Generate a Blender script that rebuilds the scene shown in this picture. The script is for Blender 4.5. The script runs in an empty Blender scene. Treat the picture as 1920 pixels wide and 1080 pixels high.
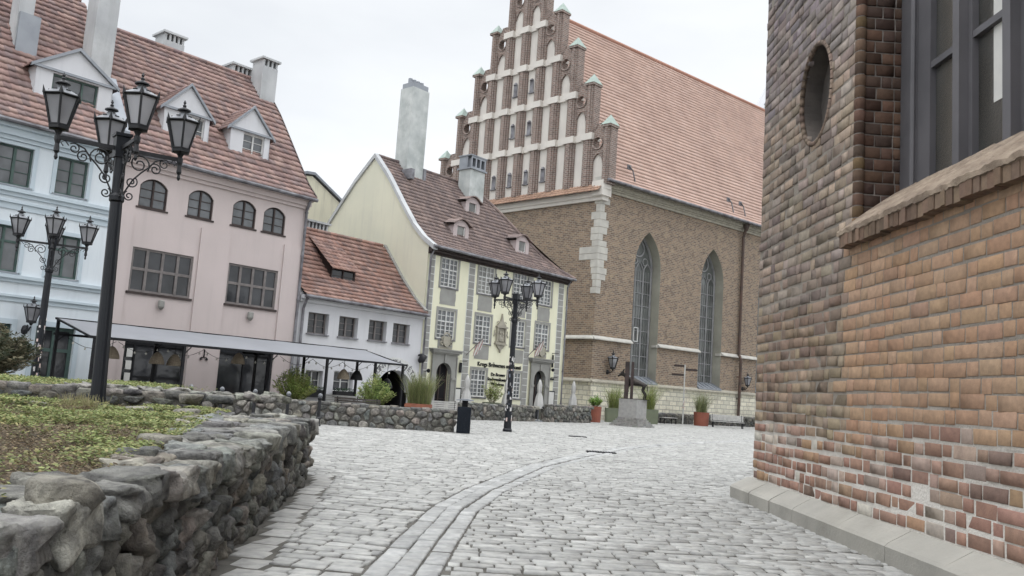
import bpy, math, random
import numpy as np
from mathutils import Vector, Matrix, noise as mn
random.seed(7); rng = np.random.default_rng(11)
PI = math.pi
S = bpy.context.scene
COL = S.collection

# ------------------------------------------------------------------ camera
cam_d = bpy.data.cameras.new('camera'); cam_d.sensor_width = 36; cam_d.lens = 30.0
cam_d.clip_start = 0.05; cam_d.clip_end = 900
cam = bpy.data.objects.new('camera', cam_d); COL.objects.link(cam)
cam.matrix_world = (Matrix.Translation((0, 0, 1.55)) @ Matrix.Rotation(math.radians(90 + 6.93), 4, 'X')
                    @ Matrix.Rotation(math.radians(3.89), 4, 'Z'))
S.camera = cam
# ------------------------------------------------------------------ sky and sun (overcast)
SUN_EL, SUN_AZ = math.radians(54), math.radians(196)      # azimuth clockwise from +Y
W = bpy.data.worlds.new('World'); S.world = W; W.use_nodes = True
nt = W.node_tree; nt.nodes.clear()
wo = nt.nodes.new('ShaderNodeOutputWorld'); bg = nt.nodes.new('ShaderNodeBackground')
sky = nt.nodes.new('ShaderNodeTexSky'); sky.sky_type = 'NISHITA'; sky.sun_disc = False
sky.sun_elevation = SUN_EL; sky.sun_rotation = SUN_AZ
tc = nt.nodes.new('ShaderNodeTexCoord'); mp = nt.nodes.new('ShaderNodeMapping'); mp.inputs['Scale'].default_value = (1, 1, 2.6)
ns = nt.nodes.new('ShaderNodeTexNoise'); ns.inputs['Scale'].default_value = 2.1; ns.inputs['Detail'].default_value = 6
ns.inputs['Roughness'].default_value = .5
rp = nt.nodes.new('ShaderNodeValToRGB')
rp.color_ramp.elements[0].position = .3; rp.color_ramp.elements[0].color = (2.8, 2.88, 2.97, 1)
rp.color_ramp.elements[1].position = .68; rp.color_ramp.elements[1].color = (3.62, 3.67, 3.69, 1)
mx = nt.nodes.new('ShaderNodeMixRGB'); mx.inputs[0].default_value = .94
nt.links.new(tc.outputs['Generated'], mp.inputs['Vector']); nt.links.new(mp.outputs[0], ns.inputs['Vector'])
nt.links.new(ns.outputs['Fac'], rp.inputs[0]); nt.links.new(sky.outputs[0], mx.inputs[1]); nt.links.new(rp.outputs[0], mx.inputs[2])
sxy = nt.nodes.new('ShaderNodeSeparateXYZ'); nt.links.new(tc.outputs['Generated'], sxy.inputs[0])   # overcast dome: brighter towards the zenith
mrz = nt.nodes.new('ShaderNodeMapRange'); mrz.inputs['From Min'].default_value = .46; mrz.inputs['From Max'].default_value = .95; mrz.inputs['To Min'].default_value = 1; mrz.inputs['To Max'].default_value = 2.9
nt.links.new(sxy.outputs[2], mrz.inputs[0]); mz = nt.nodes.new('ShaderNodeVectorMath'); mz.operation = 'SCALE'; nt.links.new(mx.outputs[0], mz.inputs[0]); nt.links.new(mrz.outputs[0], mz.inputs['Scale'])
nt.links.new(mz.outputs[0], bg.inputs[0]); bg.inputs[1].default_value = .1; nt.links.new(bg.outputs[0], wo.inputs[0])
sd = bpy.data.lights.new('sun', 'SUN'); sd.energy = 2.0; sd.angle = math.radians(28); sd.color = (1, .95, .88)
sun = bpy.data.objects.new('sun', sd); COL.objects.link(sun)
sv = Vector((math.sin(SUN_AZ) * math.cos(SUN_EL), math.cos(SUN_AZ) * math.cos(SUN_EL), math.sin(SUN_EL)))
sun.rotation_euler = sv.to_track_quat('Z', 'Y').to_euler()
S.view_settings.view_transform = 'Standard'; S.view_settings.look = 'None'; S.view_settings.gamma = 1
S.view_settings.exposure = 1.58
S.cycles.max_bounces = 5; S.cycles.diffuse_bounces = 3

# ------------------------------------------------------------------ helpers
def tag(o, label=None, cat=None, group=None, kind=None):
    if label: o['label'] = label
    if cat: o['category'] = cat
    if group: o['group'] = group
    if kind: o['kind'] = kind
    return o
def thing(name, label, cat, loc=(0, 0, 0), rz=0, group=None):
    o = bpy.data.objects.new(name, None); COL.objects.link(o)
    o.location = loc; o.rotation_euler = (0, 0, rz); o.empty_display_size = .3
    return tag(o, label, cat, group)
def wmat(o): return (wmat(o.parent) @ o.matrix_parent_inverse if o.parent else Matrix()) @ o.matrix_basis
def jit(c, lo, hi, r=random):
    k = r.uniform(lo, hi); return tuple(max(.004, x * k * r.uniform(.97, 1.03)) for x in c)
def link(name, me, mat, parent=None, world=False):
    o = bpy.data.objects.new(name, me); COL.objects.link(o)
    if mat is not None and not me.materials: me.materials.append(mat)
    if parent is not None:
        o.parent = parent
        if world: o.matrix_parent_inverse = wmat(parent).inverted()
    return o
def copy_tree(o, parent=None):
    c = o.copy(); COL.objects.link(c)
    if parent is not None: c.parent = parent
    for ch in list(o.children): copy_tree(ch, c)
    return c
class Fr:   # a wall frame: s along the wall, o outward, z up
    def __init__(s, p, d, n): s.p = Vector((p[0], p[1], 0)); s.d = Vector((d[0], d[1], 0)); s.n = Vector((n[0], n[1], 0))
    def P(s, a, o, z): return s.p + s.d * a + s.n * o + Vector((0, 0, z))
ID = Fr((0, 0), (1, 0), (0, 1))
A41 = math.radians(41); A50 = math.radians(50); AG = math.radians(134)
R = Fr((-12.139, 35.7), (math.sin(A41), math.cos(A41)), (math.cos(A41), -math.sin(A41)))      # the row of old houses
CS = Fr((5.94, 60), (math.sin(A50), math.cos(A50)), (math.cos(A50), -math.sin(A50)))           # church side wall
CG = Fr((5.94, 60), (-math.sin(AG), -math.cos(AG)), (math.cos(AG), -math.sin(AG)))             # church gable wall, s runs left
AW = math.radians(-1.3)
NW = Fr((4.335, 14.815), (-math.sin(AW), -math.cos(AW)), (-math.cos(AW), math.sin(AW)))         # near brick wall, s runs to the camera

class MB:
    def __init__(s): s.v = []; s.f = []; s.c = []; s.col = (1, 1, 1)
    def add(s, vs, fs, col=None):
        b = len(s.v); s.v += [tuple(x) for x in vs]; s.f += [tuple(b + i for i in f) for f in fs]
        s.c += [col or s.col] * len(vs)
    def quad(s, a, b, c, d, col=None): s.add([a, b, c, d], [(0, 1, 2, 3)], col)
    def box(s, F, s0, s1, o0, o1, z0, z1, col=None):
        P = F.P
        s.add([P(s0, o0, z0), P(s1, o0, z0), P(s1, o1, z0), P(s0, o1, z0), P(s0, o0, z1), P(s1, o0, z1), P(s1, o1, z1), P(s0, o1, z1)],
              [(0, 1, 2, 3), (4, 7, 6, 5), (0, 4, 5, 1), (1, 5, 6, 2), (2, 6, 7, 3), (3, 7, 4, 0)], col)
    def prism(s, F, poly, o0, o1, col=None):   # poly in (s,z), extruded in o
        n = len(poly)
        s.add([F.P(a, o0, z) for a, z in poly] + [F.P(a, o1, z) for a, z in poly],
              [tuple(range(n)), tuple(range(2 * n - 1, n - 1, -1))] + [(i, (i + 1) % n, n + (i + 1) % n, n + i) for i in range(n)], col)
    def xprism(s, F, poly, s0, s1, col=None):  # poly in (o,z), extruded along s
        n = len(poly)
        s.add([F.P(s0, a, z) for a, z in poly] + [F.P(s1, a, z) for a, z in poly],
              [tuple(range(n)), tuple(range(2 * n - 1, n - 1, -1))] + [(i, (i + 1) % n, n + (i + 1) % n, n + i) for i in range(n)], col)
    def tube(s, pts, r, n=8, col=None, cap=True):
        pts = [Vector(p) for p in pts]; rs = r if isinstance(r, (list, tuple)) else [r] * len(pts)
        vs = []; prev = None
        for i, p in enumerate(pts):
            t = (pts[min(i + 1, len(pts) - 1)] - pts[max(i - 1, 0)])
            t = t.normalized() if t.length > 1e-9 else Vector((0, 0, 1))
            a = prev if prev is not None else (Vector((0, 0, 1)) if abs(t.z) < .9 else Vector((1, 0, 0)))
            a = (a - t * a.dot(t)); a = a.normalized() if a.length > 1e-6 else t.orthogonal().normalized()
            prev = a; b = t.cross(a)
            vs += [p + (a * math.cos(2 * PI * k / n) + b * math.sin(2 * PI * k / n)) * rs[i] for k in range(n)]
        fs = [(i * n + k, i * n + (k + 1) % n, (i + 1) * n + (k + 1) % n, (i + 1) * n + k) for i in range(len(pts) - 1) for k in range(n)]
        if cap: fs += [tuple(range(n)), tuple(range((len(pts) - 1) * n, len(pts) * n))]
        s.add(vs, fs, col)
    def lathe(s, c, prof, n=12, col=None, ph=0):   # prof [(r,z)]
        c = Vector(c); vs = []
        for r, z in prof: vs += [c + Vector((r * math.cos(ph + 2 * PI * k / n), r * math.sin(ph + 2 * PI * k / n), z)) for k in range(n)]
        m = len(prof)
        fs = [(i * n + k, i * n + (k + 1) % n, (i + 1) * n + (k + 1) % n, (i + 1) * n + k) for i in range(m - 1) for k in range(n)]
        fs += [tuple(range(n)), tuple(range((m - 1) * n, m * n))]
        s.add(vs, fs, col)
    def build(s, name, mat, parent=None, smooth=False, world=False):
        me = bpy.data.meshes.new(name); me.from_pydata(s.v, [], s.f); me.update()
        at = me.attributes.new('col', 'FLOAT_COLOR', 'POINT')
        a = np.ones((len(s.v), 4), 'f')
        if s.v: a[:, :3] = np.array(s.c, 'f')
        at.data.foreach_set('color', a.ravel())
        if smooth: me.polygons.foreach_set('use_smooth', [True] * len(me.polygons))
        return link(name, me, mat, parent, world)
def batch(name, V, tmpl, col, mat, parent=None, smooth=True):
    V = np.asarray(V, 'f'); N, k, _ = V.shape
    T = np.array(tmpl, int); nf = len(T); q = T.shape[1]
    me = bpy.data.meshes.new(name)
    me.vertices.add(N * k); me.vertices.foreach_set('co', V.reshape(-1))
    idx = (T[None] + (np.arange(N) * k)[:, None, None]).reshape(-1)
    me.loops.add(len(idx)); me.loops.foreach_set('vertex_index', idx.astype('i'))
    me.polygons.add(N * nf); me.polygons.foreach_set('loop_start', (np.arange(N * nf) * q).astype('i'))
    me.update(calc_edges=True)
    if smooth: me.polygons.foreach_set('use_smooth', [True] * (N * nf))
    at = me.attributes.new('col', 'FLOAT_COLOR', 'POINT')
    c = np.ones((N, k, 4), 'f'); c[:, :, :3] = np.asarray(col, 'f')[:, None, :]
    at.data.foreach_set('color', c.ravel())
    return link(name, me, mat, parent)
def wall(mb, F, s0, s1, z0, z1, holes=(), o=0, dep=.22, rv=None):
    rv = rv or mb
    ss = sorted({s0, s1} | {h[0] for h in holes} | {h[1] for h in holes}); zs = sorted({z0, z1} | {h[2] for h in holes} | {h[3] for h in holes})
    ss = [a for a in ss if s0 <= a <= s1]; zs = [a for a in zs if z0 <= a <= z1]
    for i in range(len(ss) - 1):
        for j in range(len(zs) - 1):
            a, b, c, d = ss[i], ss[i + 1], zs[j], zs[j + 1]; m, n = (a + b) / 2, (c + d) / 2
            if any(h[0] < m < h[1] and h[2] < n < h[3] for h in holes): continue
            mb.quad(F.P(a, o, c), F.P(b, o, c), F.P(b, o, d), F.P(a, o, d))
    for h in holes:
        a, b, c, d = h[:4]; q = o - dep
        for u in ((a, c, a, d), (b, c, b, d), (a, c, b, c), (a, d, b, d)):
            rv.quad(F.P(u[0], o, u[1]), F.P(u[2], o, u[3]), F.P(u[2], q, u[3]), F.P(u[0], q, u[1]))
def acurve(kind, hw, h, m):
    x = abs(m) * hw
    if kind == 'point':
        Rr = (hw * hw + h * h) / (2 * hw); return math.sqrt(max(0, Rr * Rr - (x + Rr - hw) ** 2))
    if kind == 'seg':
        Rr = (hw * hw + h * h) / (2 * h); return math.sqrt(max(0, Rr * Rr - x * x)) - (Rr - h)
    return h * math.sqrt(max(0, 1 - m * m))
def arch(mb, F, a, b, zs, zt, kind, o=0, dep=.22, rv=None, n=14):
    rv = rv or mb; hw = (b - a) / 2; c = (a + b) / 2; pts = []
    for i in range(n + 1):
        m = -math.cos(PI * i / n); pts.append((c + m * hw, zs + acurve(kind, hw, zt - zs, m)))
    for (x0, y0), (x1, y1) in zip(pts, pts[1:]):
        mb.quad(F.P(x0, o, y0), F.P(x1, o, y1), F.P(x1, o, zt + .001), F.P(x0, o, zt + .001))
        rv.quad(F.P(x0, o, y0), F.P(x1, o, y1), F.P(x1, o - dep, y1), F.P(x0, o - dep, y0))
    return pts
def window(root, F, s0, s1, z0, z1, o, fm, gm, V=(.5,), H=(), v=(), h=(), fw=.07, mw=.06, tw=.025, sill=None, name='window', apts=None, world=False):
    mb = MB(); w, t = s1 - s0, z1 - z0
    mb.box(F, s0, s0 + fw, o - .07, o, z0, z1); mb.box(F, s1 - fw, s1, o - .07, o, z0, z1)
    mb.box(F, s0 + fw, s1 - fw, o - .07, o, z0, z0 + fw); mb.box(F, s0 + fw, s1 - fw, o - .07, o, z1 - fw, z1)
    for x in V: mb.box(F, s0 + x * w - mw / 2, s0 + x * w + mw / 2, o - .066, o + .012, z0 + fw, z1 - fw)
    for y in H: mb.box(F, s0 + fw, s1 - fw, o - .062, o + .006, z0 + y * t - mw / 2, z0 + y * t + mw / 2)
    for x in v: mb.box(F, s0 + x * w - tw / 2, s0 + x * w + tw / 2, o - .05, o - .012, z0 + fw, z1 - fw)
    for y in h: mb.box(F, s0 + fw, s1 - fw, o - .052, o - .016, z0 + y * t - tw / 2, z0 + y * t + tw / 2)
    if apts:   # follow an arched head
        for (a, b), (c, d) in zip(apts, apts[1:]):
            mb.add([F.P(a, o, b - fw), F.P(c, o, d - fw), F.P(c, o, d), F.P(a, o, b)], [(0, 1, 2, 3)])
    fr = mb.build(name, fm, root, world=world)
    g = MB(); g.quad(F.P(s0 + .01, o - .045, z0 + .01), F.P(s1 - .01, o - .045, z0 + .01), F.P(s1 - .01, o - .045, z1 - .01), F.P(s0 + .01, o - .045, z1 - .01))
    g.build('pane', gm, fr)
    if sill:
        m = MB(); m.box(F, s0 - .08, s1 + .08, o - .06, o + sill[0], z0 - sill[1], z0 - .002); m.build('window_sill', sill[2], fr)
    return fr

# ------------------------------------------------------------------ materials
def nodes(name):
    m = bpy.data.materials.new(name); m.use_nodes = True; t = m.node_tree
    return m, t, t.nodes['Principled BSDF']
def L(t, a, b): t.links.new(a, b)
def mat(name, c1, c2=None, sc=1.2, rough=.85, bump=.25, bsc=25., metal=0., spec=.3, attr=False, det=6, grime=0., gcol=(.1, .09, .08), bdist=.02, stretch=None, streak=0):
    m, t, b = nodes(name)
    b.inputs['Roughness'].default_value = rough; b.inputs['Metallic'].default_value = metal; b.inputs['Specular IOR Level'].default_value = spec
    co = t.nodes.new('ShaderNodeNewGeometry' if not attr == 'obj' else 'ShaderNodeTexCoord')
    pos = co.outputs['Position'] if not attr == 'obj' else co.outputs['Object']
    if stretch:
        mpn = t.nodes.new('ShaderNodeMapping'); mpn.inputs['Scale'].default_value = stretch; L(t, pos, mpn.inputs[0]); pos = mpn.outputs[0]
    n1 = t.nodes.new('ShaderNodeTexNoise'); n1.inputs['Scale'].default_value = sc; n1.inputs['Detail'].default_value = det; L(t, pos, n1.inputs['Vector'])
    cr = t.nodes.new('ShaderNodeValToRGB'); cr.color_ramp.elements[0].position = .32; cr.color_ramp.elements[1].position = .68
    c2 = c2 or tuple(x * .8 for x in c1)
    cr.color_ramp.elements[0].color = (*c2, 1); cr.color_ramp.elements[1].color = (*c1, 1); L(t, n1.outputs['Fac'], cr.inputs[0]); out = cr.outputs[0]
    if attr is True:
        a = t.nodes.new('ShaderNodeAttribute'); a.attribute_name = 'col'
        mm = t.nodes.new('ShaderNodeMixRGB'); mm.blend_type = 'MULTIPLY'; mm.inputs[0].default_value = 1; L(t, out, mm.inputs[1]); L(t, a.outputs['Color'], mm.inputs[2]); out = mm.outputs[0]
    if grime:
        n2 = t.nodes.new('ShaderNodeTexNoise'); n2.inputs['Scale'].default_value = sc * .35; n2.inputs['Detail'].default_value = 8; n2.inputs['Roughness'].default_value = .7; L(t, pos, n2.inputs['Vector'])
        r2 = t.nodes.new('ShaderNodeValToRGB'); r2.color_ramp.elements[0].position = .52; r2.color_ramp.elements[1].position = .72
        r2.color_ramp.elements[0].color = (0, 0, 0, 1); r2.color_ramp.elements[1].color = (grime,) * 3 + (1,); L(t, n2.outputs['Fac'], r2.inputs[0])
        m2 = t.nodes.new('ShaderNodeMixRGB'); L(t, r2.outputs[0], m2.inputs[0]); L(t, out, m2.inputs[1]); m2.inputs[2].default_value = (*gcol, 1); out = m2.outputs[0]
    if streak:
        mpn = t.nodes.new('ShaderNodeMapping'); mpn.inputs['Scale'].default_value = (2.6, 2.6, .22); L(t, pos, mpn.inputs[0])
        n4 = t.nodes.new('ShaderNodeTexNoise'); n4.inputs['Scale'].default_value = 1.; n4.inputs['Detail'].default_value = 7; n4.inputs['Roughness'].default_value = .7; L(t, mpn.outputs[0], n4.inputs['Vector'])
        r4 = t.nodes.new('ShaderNodeValToRGB'); r4.color_ramp.elements[0].position = .5; r4.color_ramp.elements[1].position = .8; r4.color_ramp.elements[0].color = (0, 0, 0, 1); r4.color_ramp.elements[1].color = (streak,) * 3 + (1,); L(t, n4.outputs['Fac'], r4.inputs[0])
        m4 = t.nodes.new('ShaderNodeMixRGB'); L(t, r4.outputs[0], m4.inputs[0]); L(t, out, m4.inputs[1]); m4.inputs[2].default_value = (*gcol, 1); out = m4.outputs[0]
    L(t, out, b.inputs['Base Color'])
    if bump:
        n3 = t.nodes.new('ShaderNodeTexNoise'); n3.inputs['Scale'].default_value = bsc; n3.inputs['Detail'].default_value = 8; n3.inputs['Roughness'].default_value = .65; L(t, pos, n3.inputs['Vector'])
        bp = t.nodes.new('ShaderNodeBump'); bp.inputs['Strength'].default_value = bump; bp.inputs['Distance'].default_value = bdist; L(t, n3.outputs['Fac'], bp.inputs['Height']); L(t, bp.outputs[0], b.inputs['Normal'])
    return m
def brickmat(name, c1, c2, mort, bw, bh, ms=.02, var=None, vsc=.35, bump=.5, spots=0., spotc=(.7, .66, .58)):
    m, t, b = nodes(name); b.inputs['Roughness'].default_value = .9; b.inputs['Specular IOR Level'].default_value = .2
    g = t.nodes.new('ShaderNodeNewGeometry'); cx = t.nodes.new('ShaderNodeVectorMath'); cx.operation = 'CROSS_PRODUCT'
    L(t, g.outputs['True Normal'], cx.inputs[0]); cx.inputs[1].default_value = (0, 0, 1)
    dt = t.nodes.new('ShaderNodeVectorMath'); dt.operation = 'DOT_PRODUCT'; L(t, g.outputs['Position'], dt.inputs[0]); L(t, cx.outputs[0], dt.inputs[1])
    sx = t.nodes.new('ShaderNodeSeparateXYZ'); L(t, g.outputs['Position'], sx.inputs[0])
    cb = t.nodes.new('ShaderNodeCombineXYZ'); L(t, dt.outputs['Value'], cb.inputs[0]); L(t, sx.outputs[2], cb.inputs[1])
    # irregular hand laid courses
    nz = t.nodes.new('ShaderNodeTexNoise'); nz.inputs['Scale'].default_value = 1.3; L(t, cb.outputs[0], nz.inputs['Vector'])
    ad = t.nodes.new('ShaderNodeMixRGB'); ad.blend_type = 'ADD'; ad.inputs[0].default_value = .05; L(t, cb.outputs[0], ad.inputs[1]); L(t, nz.outputs['Color'], ad.inputs[2])
    br = t.nodes.new('ShaderNodeTexBrick'); L(t, ad.outputs[0], br.inputs['Vector']); br.inputs['Scale'].default_value = 1
    br.inputs['Brick Width'].default_value = bw; br.inputs['Row Height'].default_value = bh; br.inputs['Mortar Size'].default_value = ms; br.inputs['Mortar Smooth'].default_value = .2
    br.inputs['Color1'].default_value = (*c1, 1); br.inputs['Color2'].default_value = (*c2, 1); br.inputs['Mortar'].default_value = (*mort, 1); br.inputs['Bias'].default_value = -.1
    out = br.outputs['Color']
    for (cc, sc2, lo, hi, f) in (var or []):
        n2 = t.nodes.new('ShaderNodeTexNoise'); n2.inputs['Scale'].default_value = sc2; n2.inputs['Detail'].default_value = 9; n2.inputs['Roughness'].default_value = .68; L(t, g.outputs['Position'], n2.inputs['Vector'])
        r2 = t.nodes.new('ShaderNodeValToRGB'); r2.color_ramp.elements[0].position = lo; r2.color_ramp.elements[1].position = hi; r2.color_ramp.elements[0].color = (0, 0, 0, 1); r2.color_ramp.elements[1].color = (f, f, f, 1)
        L(t, n2.outputs['Fac'], r2.inputs[0]); m2 = t.nodes.new('ShaderNodeMixRGB'); L(t, r2.outputs[0], m2.inputs[0]); L(t, out, m2.inputs[1]); m2.inputs[2].default_value = (*cc, 1); out = m2.outputs[0]
    L(t, out, b.inputs['Base Color'])
    bp = t.nodes.new('ShaderNodeBump'); bp.inputs['Strength'].default_value = bump; bp.inputs['Distance'].default_value = .03; bp.invert = True
    L(t, br.outputs['Fac'], bp.inputs['Height']); L(t, bp.outputs[0], b.inputs['Normal'])
    return m
def glassmat(name, c, rough=.08, spec=.8):
    m, t, b = nodes(name); b.inputs['Roughness'].default_value = rough; b.inputs['Specular IOR Level'].default_value = spec
    g = t.nodes.new('ShaderNodeNewGeometry'); n = t.nodes.new('ShaderNodeTexNoise'); n.inputs['Scale'].default_value = .9; n.inputs['Detail'].default_value = 3; L(t, g.outputs['Position'], n.inputs['Vector'])
    r = t.nodes.new('ShaderNodeValToRGB'); r.color_ramp.elements[0].position = .35; r.color_ramp.elements[1].position = .65
    r.color_ramp.elements[0].color = (*[x * .45 for x in c], 1); r.color_ramp.elements[1].color = (*c, 1); L(t, n.outputs['Fac'], r.inputs[0]); L(t, r.outputs[0], b.inputs['Base Color'])
    n2 = t.nodes.new('ShaderNodeTexNoise'); n2.inputs['Scale'].default_value = 2.2; L(t, g.outputs['Position'], n2.inputs['Vector'])
    bp = t.nodes.new('ShaderNodeBump'); bp.inputs['Strength'].default_value = .12; bp.inputs['Distance'].default_value = .05; L(t, n2.outputs['Fac'], bp.inputs['Height']); L(t, bp.outputs[0], b.inputs['Normal'])
    return m
def leafmat(name, rough=.6):
    m, t, b = nodes(name); b.inputs['Roughness'].default_value = rough; b.inputs['Specular IOR Level'].default_value = .25
    a = t.nodes.new('ShaderNodeAttribute'); a.attribute_name = 'col'; L(t, a.outputs['Color'], b.inputs['Base Color'])
    tr = t.nodes.new('ShaderNodeBsdfTranslucent'); L(t, a.outputs['Color'], tr.inputs[0]); ms = t.nodes.new('ShaderNodeMixShader'); ms.inputs[0].default_value = .3
    L(t, b.outputs[0], ms.inputs[1]); L(t, tr.outputs[0], ms.inputs[2]); L(t, ms.outputs[0], t.nodes['Material Output'].inputs[0]); return m
M = {}
M['iron'] = mat('iron', (.022, .023, .026), (.035, .035, .038), 4, .5, .1, 60, spec=.5)
M['iron_dark'] = mat('iron_dark', (.01, .012, .017), (.015, .017, .022), 3, .45, .08, 40, spec=.5)
M['lamp_glass'] = glassmat('lamp_glass', (.52, .52, .55), .25, .5)
M['lamp_roof'] = mat('lamp_roof', (.3, .31, .33), (.16, .17, .18), 9, .45, .1, 40, spec=.5)
M['sticker'] = mat('sticker', (.8, .78, .76), (.7, .68, .66), 5, .6, 0, attr=True)
M['pane'] = glassmat('pane_glass', (.16, .17, .18), .06, .9)
M['pane_dark'] = glassmat('pane_dark', (.06, .062, .068), .08, .6)
M['pane_lit'] = glassmat('pane_curtain', (.3, .3, .28), .15, .7)
M['lead_glass'] = glassmat('lead_glass', (.17, .18, .17), .22, .7)
M['leading'] = mat('church_window_metal', (.34, .34, .34), (.24, .24, .24), 2, .6, .1, 20)
M['void'] = mat('dark_interior', (.018, .017, .02), (.03, .027, .028), 1.5, .9, 0)
M['pink'] = mat('pink_plaster', (.66, .57, .55), (.61, .53, .51), .5, .9, .12, 14, grime=.22, gcol=(.5, .44, .42), streak=.4)
M['pink_trim'] = mat('pink_trim', (.6, .51, .5), (.55, .47, .46), .9, .9, .1, 14)
M['blue'] = mat('blue_plaster', (.78, .83, .86), (.73, .79, .83), .5, .9, .1, 14, grime=.12, gcol=(.5, .56, .6), streak=.4)
M['blue_trim'] = mat('blue_trim', (.6, .68, .73), (.54, .62, .67), .9, .9, .1, 14)
M['white'] = mat('white_plaster', (.74, .74, .76), (.68, .68, .7), .6, .9, .12, 14, grime=.16, gcol=(.5, .5, .5), streak=.4)
M['yellow'] = mat('yellow_plaster', (.87, .85, .65), (.82, .8, .61), .5, .9, .1, 14, grime=.14, gcol=(.62, .58, .42), streak=.4)
M['gable_y'] = mat('weathered_cream_plaster', (.8, .78, .63), (.72, .71, .58), .35, .9, .2, 6, grime=.4, gcol=(.55, .54, .48), streak=.4)
M['cream'] = mat('cream_plaster', (.82, .78, .6), (.77, .74, .57), .4, .9, .1, 10, streak=.4)
M['chim'] = mat('chimney_plaster', (.62, .63, .63), (.5, .51, .52), .8, .9, .25, 8, grime=.6, gcol=(.3, .31, .3), streak=.4)
M['chim2'] = mat('mottled_chimney_plaster', (.66, .68, .66), (.47, .5, .49), 1.6, .9, .35, 6, grime=.7, gcol=(.3, .33, .31), streak=.4)
M['zinc'] = mat('zinc_sheet', (.36, .38, .41), (.28, .3, .33), 1.4, .5, .1, 8, metal=.3, spec=.5)
M['gutter'] = mat('gutter_metal', (.3, .3, .32), (.12, .11, .12), 2.2, .55, .1, 20, spec=.4)
M['stone_grey'] = mat('grey_render_stone', (.38, .375, .35), (.32, .315, .295), 2, .9, .2, 25, grime=.2)
M['stone_pale'] = mat('pale_stone', (.62, .6, .54), (.5, .48, .44), 2, .9, .3, 20, grime=.35, gcol=(.35, .33, .3))
M['brownwood'] = mat('dark_brown_wood', (.075, .055, .05), (.05, .038, .036), 5, .6, .1, 30)
M['greywood'] = mat('grey_brown_wood', (.25, .225, .215), (.17, .152, .146), 5, .6, .1, 30)
M['greenframe'] = mat('green_painted_wood', (.1, .15, .13), (.07, .11, .1), 5, .6, .1, 30)
M['whiteframe'] = mat('white_painted_wood', (.75, .75, .73), (.65, .65, .63), 5, .6, .08, 30)
M['tile'] = mat('clay_tile', (1, 1, 1), (.72, .72, .74), 1.6, .8, .35, 18, attr=True, grime=.35, gcol=(.2, .16, .15))
M['tile_far'] = mat('clay_tile_church', (1, 1, 1), (.84, .82, .82), .5, .85, .2, 8, attr=True)
M['brick_ch'] = brickmat('church_brick', (.34, .24, .165), (.17, .125, .1), (.38, .34, .28), .36, .135, .02,
    [((.13, .1, .085), 2.8, .52, .7, .75), ((.5, .4, .27), 1.7, .55, .72, .55), ((.62, .58, .5), 6.5, .63, .7, .7)])
M['brick_gb'] = brickmat('gable_brick', (.32, .225, .19), (.2, .15, .135), (.42, .38, .34), .34, .15, .022, [((.15, .115, .1), 2.2, .5, .72, .6), ((.5, .42, .36), 4, .62, .72, .5)])
M['limestone'] = brickmat('limestone_blocks', (.8, .76, .62), (.6, .58, .48), (.4, .38, .33), .8, .34, .03, [((.4, .36, .29), 1.8, .5, .68, .7), ((.35, .27, .2), 5, .6, .68, .6)])
M['plaster_rec'] = mat('recess_plaster', (.76, .72, .66), (.68, .64, .59), .8, .9, .1, 10, grime=.2, gcol=(.55, .5, .46), streak=.4)
M['copper'] = mat('verdigris_copper', (.42, .5, .44), (.34, .42, .38), 3, .6, .1, 10)
M['reveal'] = mat('window_reveal_plaster', (.44, .43, .36), (.34, .33, .28), .7, .9, .2, 8, grime=.5, gcol=(.6, .58, .5))
M['nbrick'] = mat('near_brick', (1.08, 1.06, 1.04), (.86, .85, .85), 14, .88, .45, 45, attr=True, bdist=.012, spec=.2, grime=.22, gcol=(.12, .1, .09))
M['rock'] = mat('field_stone', (1.35, 1.35, 1.3), (.5, .5, .51), 9, .9, 1., 22, attr=True, bdist=.05, spec=.2, grime=.4, gcol=(.36, .37, .28))
M['mortar_dark'] = mat('earthy_mortar', (.2, .19, .165), (.1, .095, .085), 6, .95, .9, 20, bdist=.04)
M['sett'] = mat('granite_sett', (1.1, 1.1, 1.08), (.76, .76, .77), 9, .75, .5, 45, attr=True, spec=.35, grime=.35, gcol=(.27, .25, .22))
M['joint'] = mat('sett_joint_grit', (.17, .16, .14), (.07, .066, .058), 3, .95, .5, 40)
M['ground'] = mat('ground_stone', (.36, .36, .34), (.27, .27, .26), 1.5, .9, .3, 6)
M['soil'] = mat('dry_soil', (.15, .115, .075), (.08, .06, .045), 5, 1, .9, 25, bdist=.04)
M['leaf'] = leafmat('leaf')
M['fabric'] = mat('canopy_fabric', (.3, .305, .325), (.27, .275, .29), .6, .9, .08, 3)
M['slat_w'] = mat('pale_bench_wood', (.62, .61, .58), (.5, .49, .47), 6, .7, .1, 30)
M['slat_d'] = mat('dark_bench_wood', (.13, .115, .1), (.08, .07, .065), 6, .7, .1, 30)
M['pot_green'] = mat('olive_green_pot', (.2, .22, .15), (.17, .19, .13), 3, .6, .1, 20)
M['pot_red'] = mat('brick_red_pot', (.34, .12, .08), (.28, .1, .07), 3, .65, .1, 20)
M['bronze'] = mat('bronze', (.07, .062, .055), (.04, .036, .033), 5, .4, .2, 20, metal=.6)
M['granite'] = mat('granite_block', (.45, .44, .42), (.36, .35, .34), 6, .7, .1, 30, grime=.2)
M['parasol'] = mat('parasol_cloth', (.74, .73, .7), (.62, .61, .59), 3, .9, .2, 9)
M['wicker'] = mat('woven_wicker', (.42, .35, .26), (.25, .2, .15), 30, .8, .4, 80)
M['black'] = mat('black_paint', (.02, .02, .022), (.015, .015, .017), 4, .55, 0)
M['paper'] = mat('menu_paper', (.75, .74, .7), (.7, .69, .66), 8, .8, 0)
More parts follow.
